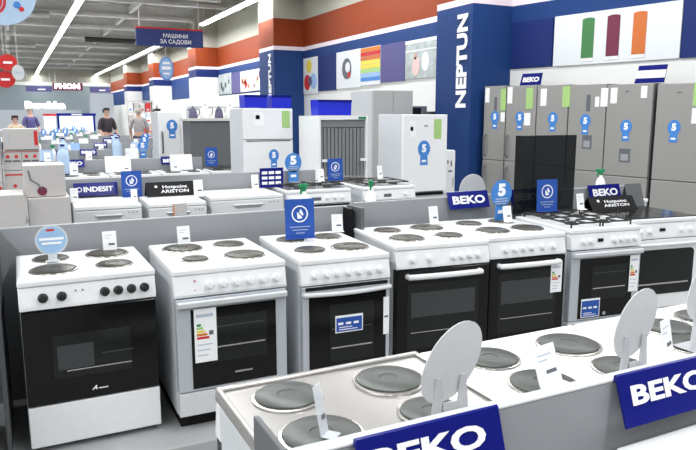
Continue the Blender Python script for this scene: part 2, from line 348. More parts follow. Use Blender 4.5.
# display platform the front row stands on
tag(MB().box(-1.0, 5.2, 2.86, 3.80, .002, .062, 'platform').build('display_platform', bevel=.004), 'low light grey platform under the middle row of cookers', 'platform')
def exA(t, ct, cp, dr, w, d, h, z1):
    MB().lathe([(.004, 0), (.004, .003)], 'ink', (w*.40, -.013, h-.06), 'y', 10).lathe([(.004, 0), (.004, .003)], 'ink', (w*.45, -.013, h-.06), 'y', 10).build('indicator', cp)
ZP = .063; HC = .787
cooker('white electric cooker with six black knobs and wide black oven door, at the left end', -.036, 3.085, ZP, .575, .60, 0, HC, 'black', (.17, .30, .61, .71, .81, .91), 'knob_black', P4((SM, BIG, BIG, SM)), extra=exA)
def exB(t, ct, cp, dr, w, d, h, z1):
    for zz in (.055, .10): MB().lathe([(.004, 0), (.004, .003)], 'red', (w*.18, -.012, h-zz), 'y', 10).build('indicator', cp)
    energy_label(dr, .085, .19, .34, .60); MB().box(w*.50, w*.66, -.0232, -.0226, .262, .270, 'steel').build('emblem', dr)
    # raised bulge of the panel
    MB().box(.012, w-.012, -.0205, -.012, h-.13, h-.115, 'offwhite').build('panel_ledge', cp, bevel=.003)
cooker('white electric cooker with grey framed oven door and a paper energy label', .60, 3.0, ZP, .548, .67, rad(-1), HC, 'framed', (.30, .42, .54, .66, .78, .90), 'knob_white', P4((BIG, SM, .062, BIG)), extra=exB)
def sticker(dr, w, x0, x1, z0, z1, m='blue_card'):
    s = MB().box(x0, x1, -.0265, -.0255, z0, z1, 'paper').build('sticker', dr)
    MB().box(x0+.005, x1-.005, -.0272, -.0266, z0+.005, z1-.012, m).build('print', s); W = x1-x0
    b = MB()
    for i in range(3): b.box(x0+.015+W*.28*i, x0+.005+W*(.25+.28*i), -.0277, -.0273, (z0+z1)/2-.004, (z0+z1)/2+.008, 'white_text')
    for i in range(2): b.box(x0+.02, x1-.03*(i+1), -.0277, -.0273, z0+.014+i*.012, z0+.018+i*.012, 'white_text')
    b.build('print_lines', s)
def exC(t, ct, cp, dr, w, d, h, z1):
    sticker(dr, w, w*.36, w*.67, .40, .49)
    MB().lathe([(.014, 0), (.014, .002)], 'steel', (w*.48, -.0235, .205), 'y', 20).build('emblem', dr); text('INDESIT', .06, .012, 'white_text', dr, (w*.48, -.0228, .175))
    MB().box(w-.045, w-.012, -.0275, -.0262, .36, .56, 'paper').box(w-.04, w-.018, -.0279, -.0276, .45, .46, 'ink').build('side_label', dr)
cooker('white electric cooker with seven white knobs and a blue sticker on its black glass', 1.205, 2.945, ZP, .49, .72, rad(-3), HC, 'framed_slot', (.15, .28, .40, .52, .64, .76, .88), 'knob_white', P4((SM, SM, SM, BIG)), extra=exC)
cooker('wide white electric cooker with two knobs apart from four, left of the middle blue sign', 1.80, 3.045, ZP, .59, .63, rad(-6), HC, 'fullblack', (.17, .35, .60, .69, .78, .87), 'knob_white', P4((SM, BIG, BIG, SM)), pheight=.10)
def exE(t, ct, cp, dr, w, d, h, z1):
    energy_label(dr, w*.80, w*.95, .42, .60, -.0225)
cooker('white electric cooker with full black oven door and energy label, under the five badge', 2.42, 3.03, ZP, .545, .63, rad(-5.5), HC, 'fullblack', (.20, .32, .43, .54, .68, .82), 'knob_white', P4((SM, SM, BIG, BIG)), extra=exE, pheight=.10)
def exF(t, ct, cp, dr, w, d, h, z1):
    MB().box(w*.37, w*.44, -.0185, -.0120, h-.085, h-.065, 'black').build('clock_display', cp)
    for (fx, fy) in ((.27, .73), (.73, .73), (.27, .30), (.73, .30)):
        b = MB().lathe([(.045, 0), (.04, .008), (.03, .008), (.028, .016), (.002, .017)], 'iron', (fx*w, fy*d, h+.001), 'z', 20).build('gas_burner', ct, smooth=True)
    for xx in (.08, .52):
        x0 = xx*w; x1 = x0+.40*w; y0 = .08*d; y1 = .92*d; zg = h+.028; r = .006
        b = MB()
        b.tube([(x0, y0, zg), (x1, y0, zg), (x1, y1, zg), (x0, y1, zg), (x0, y0, zg)], r, 'iron', 6)
        b.tube([(x0, (y0+y1)/2, zg), (x1, (y0+y1)/2, zg)], r, 'iron', 6)
        for fy in (.30, .73):
            b.tube([((x0+x1)/2, fy*d-.12, zg), ((x0+x1)/2, fy*d-.03, zg)], r, 'iron', 6).tube([((x0+x1)/2, fy*d+.12, zg), ((x0+x1)/2, fy*d+.03, zg)], r, 'iron', 6)
            b.tube([(x0, fy*d, zg), ((x0+x1)/2-.03, fy*d, zg)], r, 'iron', 6).tube([(x1, fy*d, zg), ((x0+x1)/2+.03, fy*d, zg)], r, 'iron', 6)
        for px in (x0, x1):
            for py in (y0, y1): b.tube([(px, py, zg), (px, py, h)], r, 'iron', 6)
        b.build('pan_grate', ct)
    sticker(dr, w, w*.17, w*.43, .22, .34); energy_label(dr, w*.83, w*.96, .36, .60, -.0255)
    MB().lathe([(.012, 0), (.012, .002)], 'steel', (w*.5, -.0235, .235), 'y', 16).build('emblem', dr)
    # raised smoked glass lid at the back
    MB().box(-.01, w-.055, d+.012, d+.020, h+.01, h+.56, 'tinted').build('glass_lid', t, rot=(0, 0, 0), bevel=.003)['label'] = 'raised smoked black glass lid'
    MB().tube([(.06, d+.012, h+.006), (.16, d+.012, h+.006)], .008, 'steel').tube([(w-.16, d+.012, h+.006), (w-.06, d+.012, h+.006)], .008, 'steel').build('lid_hinge', t)
cooker('white gas cooker with black iron grates, raised smoked glass lid and silver framed door', 3.035, 3.01, ZP, .55, .60, rad(-7), HC, 'framed', (.17, .27, .60, .70, .79, .89), 'knob_white', None, extra=exF, pheight=.10, name='gas_cooker')
def exG(t, ct, cp, dr, w, d, h, z1):
    MB().box(w*.42, w*.49, -.0185, -.0120, h-.085, h-.065, 'black').build('clock_display', cp)
    g = MB().box(.012, w-.012, .02, d-.012, h+.0005, h+.006, 'black_glass').build('ceramic_glass', ct)
    for (fx, fy, r) in P4((.075, .09, .09, .075)): MB().lathe([(r, 0), (r, .0006)], 'window_inner', (fx*w, fy*d, h+.0062), 'z', 28).lathe([(r-.004, 0), (r-.004, .0009)], 'black_glass', (fx*w, fy*d, h+.0062), 'z', 28).build('cooking_zone', g)
cooker('white cooker with black ceramic glass top at the right end', 3.655, 3.11, ZP, .62, .54, rad(-8), HC, 'white_round', (.15, .28, .72, .85), 'knob_white', None, extra=exG, pheight=.105, name='ceramic_cooker')
cooker('white cooker barely showing at the left edge beyond the divider', -.74, 2.80, ZP, .55, .68, 0, HC, 'framed', (.2, .4, .6, .8, .92), 'knob_black', P4((SM, BIG, BIG, SM)))
# dark divider beside the first cooker + back panels
def partition(label, loc, parts):
    t = thing('display_partition', label, 'partition', loc)
    for nm, b, m in parts: MB().box(*b, m).build(nm, t, bevel=.003)
    return t
partition('grey back panel behind the three left cookers', (0, 3.75, 0), [('panel_board', (-1.0, 1.835, 0, .04, .064, .982), 'panel'), ('side_board', (-.125, -.105, -.62, -.001, .064, .982), 'panel_dark'), ('end_post', (1.836, 1.856, -.10, .04, .064, .975), 'black')])
partition('grey back panel behind the four right cookers, dark end at the left', (0, 3.75, 0), [('panel_board', (1.91, 4.42, 0, .04, .064, .995), 'panel'), ('side_board', (1.88, 1.905, -.16, .04, .064, .985), 'panel_dark')])
# ------------------------------------------------------------------ the near row seen from behind (cookers face away)
P4r = lambda l: l
def exTopA(t, ct, cp, dr, w, d, h, z1):
    b = MB(); e = .016
    b.box(0, w, -.005, e, h, h+.008, 'steel_top'); b.box(0, w, d-e, d, h, h+.008, 'steel_top'); b.box(0, e, e, d-e, h, h+.008, 'steel_top'); b.box(w-e, w, e, d-e, h, h+.008, 'steel_top')
    b.build('raised_rim', ct, bevel=.004)
    MB().box(w+.0, w+.004, .08, d-.08, .15, .62, 'offwhite').build('side_pressing', t, bevel=.002)
# rotated by pi: origin at (x right, y front)
cooker('cooker with silvery steel top in the near row, seen from behind', 1.025, 1.60, 0, .61, .575, pi, .85, 'plain', (.2, .4, .6, .8), 'knob_white', [(.29, .25, .088), (.75, .21, .082), (.30, .62, .075), (.76, .60, .088)], top='steel_top', extra=exTopA, pm='plate_pale')
cooker('white near-row cooker with a price card on its plate, right of the steel topped one', 1.645, 1.60, 0, .61, .575, pi, .85, 'plain', (.2, .4, .6, .8), 'knob_white', [(.27, .26, .09), (.745, .24, .078), (.28, .62, .075), (.73, .60, .085)], pm='plate_pale')
cooker('white cooker in the near row behind the right blue sign, cut by the right edge', 2.265, 1.60, 0, .61, .575, pi, .85, 'plain', (.2, .4, .6, .8), 'knob_white', [(.27, .26, .08), (.60, .30, .08), (.27, .60, .075), (.72, .56, .08)], pm='plate_pale')
partition('near grey partition in the foreground carrying two blue signs', (0, .965, 0), [('panel_board', (.385, 2.4, 0, .03, .002, .98), 'panel'), ('end_board', (.372, .384, 0, .19, .002, .98), 'panel_dark'), ('top_edge', (.385, 2.4, -.002, .032, .9805, .986), 'panel_edge')])
cooker('white cooker whose top just shows at the bottom right corner', 1.10, .36, 0, .60, .57, 0, .85, 'plain', (.2, .4, .6, .8), 'knob_white', [(.27, .3, .09), (.73, .3, .075)], pm='plate_pale')
# ------------------------------------------------------------------ signs, cards
def beko(label, x0, x1, y, z, word='BEKO', m='blue', hgt=.115, tilt=.05, group=None, tm='white_text', tw=.80, th=.5, zc=.5, xc=.5):
    """slanted sign leaning out from a panel's front face at y, top at z"""
    t = thing('brand_sign', label, 'sign', (x0, y, z-hgt), 0, group); W = x1-x0
    prof = [(-.002, hgt-.02), (-.002, hgt-.004), (-.006, hgt), (-.011, hgt-.002), (-tilt, 0), (-tilt+.004, -.002), (-.008, hgt-.014)]
    MB().prism(prof, m, 0, W, 'x').build('sign_board', t)
    a = math.atan2(tilt-.011, hgt-.002)
    text(word, W*tw, hgt*th, tm, t, (W*xc, -tilt+(tilt-.011)*zc-.0012, hgt*zc), (-a, 0, 0), bold=.035, depth=.0012)
    return t
s = beko('large blue lettered sign at the bottom centre, nearest to the camera', .49, .80, .965, .997, hgt=.108, tilt=.045, tw=.80, th=.41, zc=.60, xc=.47)
s = beko('large blue lettered sign hooked on the foreground partition at the right edge', 1.12, 1.455, .965, .999, hgt=.108, tilt=.045, tw=.72, th=.40, zc=.57, xc=.45)
beko('small blue lettered sign on the back panel left of the round five badge', 2.62, 2.96, 3.75, 1.03, hgt=.115)
beko('dark blue lettered sign seen dimly through the smoked glass lid', 3.16, 3.50, 3.75, 1.02, hgt=.11)
beko('small blue lettered sign below the green topped spray bottle at the right', 3.93, 4.26, 3.75, 1.015, hgt=.115)
def tent(label, x, y, z, W, h, words, rz=0, dep=.14):
    t = thing('brand_tent_sign', label, 'sign', (x, y, z), rz)
    MB().prism([(-dep/2, 0), (0, h), (dep/2, 0), (dep/2-.006, 0), (0, h-.01), (-dep/2+.006, 0)], 'black', 0, W, 'x').build('sign_board', t)
    a = math.atan2(dep/2, h)
    text(words, W*.56, h*.60, 'white_text', t, (W*.56, -dep/4-.0022, h*.5), (-a, 0, 0), bold=.012)
    b = MB().box(W*.17, W*.22, -.001, 0, 0, .02, 'white_text').build('emblem', t, (0, -dep*.2, h*.62), (-a, 0, 0))
    return t
tent('black tent sign with two white lines of lettering on the ceramic cooker', 3.74, 3.56, .857, .42, .095, 'Hotpoint\nARISTON', rad(-5))
tag(MB().prism([(-.06, 0), (0, .17), (.06, 0), (.05, 0), (0, .155), (-.05, 0)], 'panel_dark', 0, .15, 'x').build('folded_card', loc=(4.19, 3.62, .856), rot=(0, 0, rad(-8))), 'plain dark grey folded card behind the black tent sign', 'card')
def disc_sign(label, x, y, z, rz=0, tilt=0, ht=.125, r=.095, back=True):
    t = thing('oval_sign', label, 'sign', (x, y, z), rz)
    a = tilt
    b = MB().lathe([(r, -.0015), (r, .0015)], 'disc_grey', (0, 0, 0), 'y', 32, .72, 1.16).build('oval_board', t, (.012, 0, ht+r), (rad(-6), a, 0))
    for sx in (-.032, .032):
        MB().prism([(sx-.020, 0), (sx+.020, 0), (sx+.016, ht-.02), (sx+.008, ht+.06), (sx-.004, ht+.06), (sx-.014, ht-.02)], 'acrylic', -.012, -.009, 'y').build('support_prong', t)
    MB().box(-.05, .05, -.045, .045, 0, .003, 'acrylic').box(-.02, .02, -.012, -.009, .003, .09, 'acrylic').build('stand_base', t)
    return t
disc_sign('pale grey oval sign with its back turned, behind the nearest blue sign', .79, 1.11, .8575, 0, rad(46), ht=.088, r=.086)
disc_sign('pale grey oval sign with its back turned, left end of the right foreground sign', 1.345, 1.11, .852, 0, rad(46), ht=.10, r=.086)
disc_sign('pale grey oval sign with its back turned, cut by the right edge', 1.79, 1.24, .862, 0, rad(46), ht=.09, r=.093)
tag(MB().lathe([(.115, -.002), (.115, .002)], 'disc_grey', (0, 0, .16), 'y', 28).box(-.05, .05, -.002, .002, 0, .06, 'disc_grey').build('round_card', loc=(2.94, 3.88, .857)), 'plain grey round card behind the blue sign, left of the five badge', 'card')
def price_tag(label, x, y, z, rz=0, w=.068, h=.10, m='paper', lean=.02):
    b = MB().prism([(-.03, 0), (-.028, .0015), (0, .0015), (lean, h), (lean+.0015, h), (.0025, 0)], m, -w/2, w/2, 'x')
    p = thing('price_card', label, 'price card', (x, y, z), rz); b.build('card_sheet', p)
    a = math.atan2(lean, h)
    q = MB()
    for zz, wd in ((.8, .6), (.66, .4)): q.box(-w*.35, -w*.35+w*wd, -.0006, 0, h*zz, h*zz+.003, 'ink_pale')
    q.box(-w*.1, w*.36, -.0006, 0, h*.30, h*.40, 'ink'); q.build('print', p, (0, -.0004, 0), (-a, 0, 0))
    return p
price_tag('small white price card at the back of the leftmost cooker', .405, 3.57, .856, 0)
price_tag('small white price card on the second cooker from the left', .785, 3.56, .856, 0)
price_tag('small white price card behind the rear plate of the cooker with seven knobs', 1.775-.06, 3.58, .856, rad(-10))
price_tag('small white price card on the wide cooker left of the small blue sign', 2.40, 3.56, .856, 0, h=.11)
price_tag('small white price card in front of the round five badge', 2.865, 3.39, .861, 0)
price_tag('small white price card on the gas cooker', 3.60, 3.50, .905, 0, h=.11).location = (3.58, 3.46, .888)
def clear_tag(label, x, y, z, rz): return price_tag(label, x, y, z, rz, w=.035, h=.11, m='clear')
price_tag('white price card standing on a hot plate of the white near-row cooker', 1.20, 1.225, .862, rad(10), w=.09, h=.095, lean=.035)
clear_tag('thin translucent price card on the steel topped cooker', .56, 1.235, .864, rad(40))
price_tag('white price card on the cooker cut by the right edge', 1.64, 1.22, .862, rad(20), w=.075, h=.11)
# blue square card with no-symbol
def blue_card(label, x, y, z, rz=0, w=.17, h=.22, group=None):
    t = thing('information_card', label, 'card', (x, y, z), rz, group)
    MB().prism([(-.03, 0), (-.03, .002), (0, .002), (.012, h), (.015, h), (.004, 0)], 'blue_card', -w/2, w/2, 'x').build('card_sheet', t)
    a = math.atan2(.012, h); n = 24; r = w*.28; b = MB()
    vo = []
    for rr in (r, r*.86):
        for i in range(n): vo.append((rr*cos(2*pi*i/n), 0, h*.62+rr*sin(2*pi*i/n)))
    b.add(vo, [(i, (i+1) % n, n+(i+1) % n, n+i) for i in range(n)], 'white_text')
    b.prism([(-r*.3, h*.62-r*.55), (r*.2, h*.62-r*.55), (r*.45, h*.62), (r*.1, h*.62+r*.6), (-r*.1, h*.62+r*.15), (-r*.35, h*.62+r*.3)], 'white_text', -.0006, 0, 'y')
    b.prism([(-r*.62, h*.62+r*.55), (-r*.52, h*.62+r*.65), (r*.62, h*.62-r*.55), (r*.52, h*.62-r*.65)], 'blue_card', -.0012, -.0007, 'y')
    for i, wd in enumerate((.7, .55, .3)): b.box(-w*wd/2, w*wd/2, -.0006, 0, h*(.28-.08*i), h*(.28-.08*i)+.004, 'ink_pale')
    b.build('print', t, (0, -.0008, 0), (-a, 0, 0)); return t
c0 = blue_card('blue card with white circle symbol on the cooker with seven knobs', 1.405, 3.42, .866, rad(-6))
copy_tree(c0, 'blue card with white circle symbol between the white cooker and gas cooker', (3.30, 3.50, .888), rad(-6))
def badge(label, x, y, z, rz=0, s=1, group=None, parent=None, stand=True):
    t = thing('guarantee_badge', label, 'badge', (x, y, z), rz, group)
    MB().lathe([(.10*s, -.0015), (.10*s, .0015)], 'badge', (0, 0, .20*s), 'y', 28, .93, 1).build('round_board', t)
    MB().prism([(-.055*s, 0), (.055*s, 0), (.05*s, .13*s), (-.05*s, .13*s)], 'badge', -.0015, .0015, 'y').build('ribbon_tail', t)
    if stand: MB().box(-.055*s, .055*s, -.03, .03, -.002, 0, 'acrylic').build('stand_foot', t)
    text('5', .07*s, .095*s, 'white_text', t, (0, -.0018, .225*s), bold=.06)
    b = MB()
    for i, wd in enumerate((.11, .12, .09)): b.box(-wd*s/2, wd*s/2, -.0022, -.0016, (.155-.018*i)*s, (.162-.018*i)*s, 'ink_pale')
    b.box(-.03*s, .03*s, -.0022, -.0016, .05*s, .075*s, 'white_text').build('print', t)
    return t
b5 = badge('round blue badge with a white five on the cooker left of the gas cooker', 2.86, 3.46, .860, 0, .90)
def wobbler(label, x, y, z, r, m='wobbler'):
    t = thing('round_sign', label, 'sign', (x, y, z))
    MB().lathe([(r, -.0015), (r, .0015)], 'clear', (0, 0, r+.03), 'y', 28).build('rim', t)
    MB().lathe([(r*.9, 0), (r*.9, .001)], m, (0, -.0016, r+.03), 'y', 28).build('print', t)
    b = MB().box(-r*.75, r*.75, -.0032, -.0027, r+.03, r+.042, 'white_text').box(-r*.6, r*.6, -.0032, -.0027, r+.01, r+.02, 'white_text').box(-r*.3, r*.2, -.0032, -.0027, r*1.6+.03, r*1.6+.04, 'red')
    b.build('print_lines', t); MB().box(-.02, .02, -.001, .001, 0, .035, 'clear').box(-.03, .03, -.02, .02, 0, .002, 'clear').build('stand', t)
    return t
wobbler('round pale blue translucent sign standing on the leftmost cooker', .125, 3.42, .860, .072)
# spray bottles standing on hidden rear row
def bottle():
    t = thing('spray_bottle', 'x', 'spray bottle')
    MB().lathe([(.035, 0), (.038, .01), (.038, .12), (.03, .15), (.013, .175), (.013, .19)], 'paper', (0, 0, 0), 'z', 18).build('bottle_body', t, smooth=True)
    hd = MB().lathe([(.015, .188), (.016, .205), (.018, .21), (.018, .235), (.008, .24)], 'green', (0, 0, 0), 'z', 12).box(-.045, .03, -.011, .011, .215, .24, 'green').build('spray_head', t, bevel=.004)
    MB().prism([(-.03, .215), (-.02, .215), (-.028, .17), (-.036, .175)], 'green', -.006, .006, 'y').build('trigger', hd)
    return t
bt = bottle(); bt['label'] = 'white spray bottle with green head above the blue card on the third cooker'; bt.location = (1.715, 4.10, .858)
bt.rotation_euler = (0, 0, .4)
copy_tree(bt, 'white spray bottle with green head standing beyond the gap between the back panels', (2.235, 4.12, .858), 1.0)
copy_tree(bt, 'white spray bottle with green head above the small blue sign at the right', (4.45, 4.10, .858), -.4)
# the row behind the panel that faces away (only its bottles show)
rear = cooker('white cooker facing away behind the left back panel', 2.10, 4.40, 0, .6, .55, pi, .855, 'plain', (), plates=None, group='cookers facing away behind the middle panel')
copy_tree(rear, 'white cooker facing away behind the dark panel gap', (2.72, 4.40, 0)); copy_tree(rear, 'white cooker facing away behind the small blue sign and round card', (3.34, 4.40, 0)); copy_tree(rear, 'white cooker facing away behind the right blue sign', (4.75, 4.40, 0))
# ------------------------------------------------------------------ second row: dishwashers and cookers
def dishwasher(label, x, y, w, d=.58, h=.85, group='white dishwashers of the second row', sticker_=False):
    t = thing('dishwasher', label, 'dishwasher', (x, y, 0), rad(-1.5), group)
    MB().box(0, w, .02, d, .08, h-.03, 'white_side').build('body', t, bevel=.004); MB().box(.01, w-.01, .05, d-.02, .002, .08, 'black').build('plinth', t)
    MB().box(0, w, -.004, d, h-.03, h, 'white').build('worktop', t, bevel=.006)
    cp = MB().box(.002, w-.002, -.02, .02, h-.15, h-.035, 'offwhite').build('control_panel', t, bevel=.006)
    MB().prism([(w*.28, h-.075), (w*.72, h-.075), (w*.66, h-.105), (w*.34, h-.105)], 'panel', -.0225, -.0201, 'y').build('handle_recess', cp)
    MB().box(w*.3, w*.7, -.034, -.02, h-.078, h-.070, 'white').build('handle', cp, bevel=.003)
    for fx in (.80, .86, .92): MB().lathe([(.006, 0), (.006, .003)], 'panel', (fx*w, -.02, h-.06), 'y', 10).build('button', cp)
    MB().box(.002, w-.002, -.015, .02, .09, h-.155, 'white').build('door', t, bevel=.006)
    if sticker_:
        s_ = MB().box(w*.40, w*.64, -.036, -.0345, h-.19, h-.004, 'carton').build('paper_label', t)
        MB().box(w*.40, w*.42, -.0372, -.0361, h-.19, h-.004, 'orange').box(w*.46, w*.6, -.0372, -.0361, h-.10, h-.09, 'ink_pale').build('print', s_)
    return t
dishwasher('white dishwasher under the blue lettered sign, left of the black tent sign', .375, 5.47, .50)
dishwasher('white dishwasher with orange edged paper label, under the black sign', .92, 5.40, .46, sticker_=True)
dishwasher('white dishwasher with bare top, rightmost of the three', 1.47, 5.60, .66)
def exR(t, ct, cp, dr, w, d, h, z1):
    MB().box(w*.38, w*.52, -.0185, -.012, h-.10, h-.07, 'ink').build('clock_display', cp)
    MB().box(.03, w-.03, .05, d-.05, h+.0005, h+.004, 'steel').build('hob_plate', ct)
    for (fx, fy) in ((.27, .73), (.73, .73), (.27, .30), (.73, .30)): MB().lathe([(.045, 0), (.04, .012), (.002, .014)], 'iron', (fx*w, fy*d, h+.0045), 'z', 16).build('gas_burner', ct)
    for xx in (.08, .52):
        x0 = xx*w; x1 = x0+.40*w; y0 = .10*d; y1 = .90*d; zg = h+.035
        MB().tube([(x0, y0, h), (x0, y0, zg), (x1, y0, zg), (x1, y1, zg), (x0, y1, zg), (x0, y0, zg)], .006, 'iron', 6).tube([(x0, (y0+y1)/2, zg), (x1, (y0+y1)/2, zg)], .006, 'iron', 6).build('pan_grate', ct)
cooker('white gas cooker of the second row, right of the bare dishwasher', 2.23, 5.76, 0, .66, .56, rad(-2), .85, 'framed_slot', (.12, .24, .62, .74, .86), plates=None, extra=exR, name='gas_cooker')
cooker('white gas cooker of the second row behind the panel gap', 3.02, 5.72, 0, .58, .58, rad(-2), .85, 'framed_slot', (.2, .8), plates=None, extra=exR, name='gas_cooker')
tag(MB().box(0, .33, 0, .012, 0, .13, 'paper').build('blank_card', loc=(3.13, 5.70-.04, .857), bevel=.002), 'blank white card beside the green topped bottle', 'card') if False else None
pb = partition('grey back panel behind the dishwashers', (0, 6.20, 0), [('panel_board', (.30, 2.72, 0, .04, .002, 1.0), 'panel'), ('side_board', (.29, .298, -.5, .04, .002, 1.0), 'panel_dark')])
ind = beko('wide blue lettered sign on the left dishwasher', .43, .79, 6.20, .965, word='INDESIT', hgt=.11, tilt=.04, tw=.68, th=.42, xc=.56)
MB().lathe([(.022, 0), (.022, .0015)], 'white_text', (0, 0, 0), 'y', 20).lathe([(.015, 0), (.015, .002)], 'blue', (0, -.001, 0), 'y', 20).build('emblem', ind, (.045, -.029, .055), (-.26, 0, 0))
tent('black tent sign with two white lines of lettering on the middle dishwasher', .99, 5.92, .852, .43, .12, 'Hotpoint\nARISTON')
copy_tree(c0, 'blue card with white circle symbol right of the wide blue sign on the dishwasher', (.885, 5.97, .853), 0)
price_tag('small white card on the left dishwasher before the blue sign', .405, 5.80, .852, 0, .06, .11)
price_tag('small white card in front of the blue card on the left dishwasher', .86, 5.70, .852, 0, .05, .09)
price_tag('small white price card right of the black tent sign on the dishwashers', 1.46-.05, 5.75, .852, 0, .08, .14)
price_tag('small white price card on the rightmost dishwasher', 2.02, 6.02, .852, 0, .07, .14)
price_tag('small white price card before the ribbed grey fridge, on the gas cooker', 2.74, 6.1, .895, 0, .07, .12)
price_tag('small white price card at the right side of the ribbed fridge', 3.42, 6.1, .895, 0, .06, .13)
badge('round blue badge with a white five between dishwashers and gas cooker', 2.46, 6.17, .905, 0, .95, stand=True).location = (2.46, 6.15, .895)
def ofr(label, x, y, z):
    t = thing('offer_card', label, 'card', (x, y, z))
    MB().box(-.12, .12, 0, .006, 0, .19, 'blue').build('card_sheet', t)
    b = MB()
    for i in range(3):
        for j in range(3): b.box(-.10+.07*j, -.045+.07*j, -.0016, -.0003, .03+.05*i, .058+.05*i, 'white_text')
    b.build('print', t); return t
ofr('dark blue card with rows of white print left of the five badge on dishwashers', 2.22, 6.12, .853)
copy_tree(c0, 'blue card with white circle symbol before the ribbed grey fridge', (2.90, 6.1, .895), 0)
copy_tree(bt, 'white spray bottle with green head left of the five badge near the two-door fridge', (2.27, 6.26, 1.001), .5) if False else None
# ------------------------------------------------------------------ cartons at the left
def carton(label, x, y, z, w, d, h, rz=0, deco='kettle', group='white appliance cartons stacked at the left'):
    t = thing('carton', label, 'box', (x, y, z), rz, group)
    MB().box(0, w, 0, d, 0, h-.004, 'carton').build('carton_body', t, bevel=.003)
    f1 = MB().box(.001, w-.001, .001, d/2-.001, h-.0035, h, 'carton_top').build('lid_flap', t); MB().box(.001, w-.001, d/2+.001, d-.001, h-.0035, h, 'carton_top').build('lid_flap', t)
    if deco == 'kettle':
        MB().tube([(w*.12, -.003, h*.85), (w*.16, -.003, h*.55), (w*.34, -.003, h*.40), (w*.42, -.003, h*.22)], .004, 'ink').build('printed_line', t)
        MB().lathe([(.032, 0), (.032, .003)], 'maroon', (w*.42, -.001, h*.18), 'y', 14).build('printed_spot', t)
    elif deco == 'cups':
        for i in (.25, .72):
            MB().lathe([(.016, 0), (.016, .003)], 'red', (w*i, -.001, h*.68), 'y', 12).box(w*i-.03, w*i+.03, -.004, -.001, h*.42, h*.5, 'ink').build('printed_mark', t)
        MB().box(.0, w, -.003, -.0005, h*.90, h*.93, 'red').build('printed_band', t)
    elif deco == 'red':
        MB().box(w*.86, w*.96, -.003, -.0005, h*.2, h*.9, 'red').build('printed_band', t)
        MB().box(w*.10, w*.14, -.003, -.0005, h*.2, h*.8, 'ink_pale').build('printed_line', t)
    elif deco == 'plain':
        MB().box(w*.1, w*.9, -.003, -.0005, h*.06, h*.12, 'ink_pale').build('printed_line', t)
    return t
carton('wide flat carton right of the tall carton pile, lower of the two stacked ones', .055, 5.05, .60, .27, .38, .38, 0, 'plain')
carton('white carton with drawn line and maroon spot on top of the wide flat carton', .04, 5.10, .985, .265, .33, .22, 0, 'kettle')
carton('white carton with line and maroon spot at the left edge of the photo', -.30, 4.98, .60, .33, .36, .42, 0, 'kettle')
carton('white carton in the heap behind, under the pair marked with small red spots', .02-.12, 6.9, .60, .32, .3, .44, 0, 'cups')
carton('white carton with red printed end on top of the heap', -.09, 6.88, 1.235, .30, .3, .19, 0, 'red')
carton('white carton with two small red spots, left one below the red ended carton', -.10, 6.9, 1.045, .15, .3, .185, 0, 'cups')
carton('white carton with two small red spots, right one below the red ended carton', .055, 6.9, 1.045, .15, .3, .185, 0, 'cups')
carton('white carton at the left edge beside the heap, upper', -.42, 6.85, .94, .30, .3, .30, 0, 'cups')
carton('white carton at the left edge beside the heap, lower', -.42, 6.85, .60, .30, .3, .335, 0, 'red')
def table(label, x0, x1, y0, y1, h, m='panel'):
    t = thing('display_table', label, 'table', (x0, y0, 0)); W = x1-x0; D = y1-y0
    MB().box(0, W, 0, D, h-.04, h, m).build('table_top', t, bevel=.003)
    for xx in (.02, W-.06):
        for yy in (.02, D-.06): MB().box(xx, xx+.04, yy, yy+.04, .002, h-.041, 'panel_dark').build('leg', t)
    MB().box(.03, W-.03, .03, D-.03, .2, .22, m).build('lower_shelf', t)
table('low grey table under the nearer cartons at the left', -.36, .345, 4.93, 5.50, .598)
table('low grey table under the rear carton heap at the left', -.45, .24, 6.80, 7.25, .598)
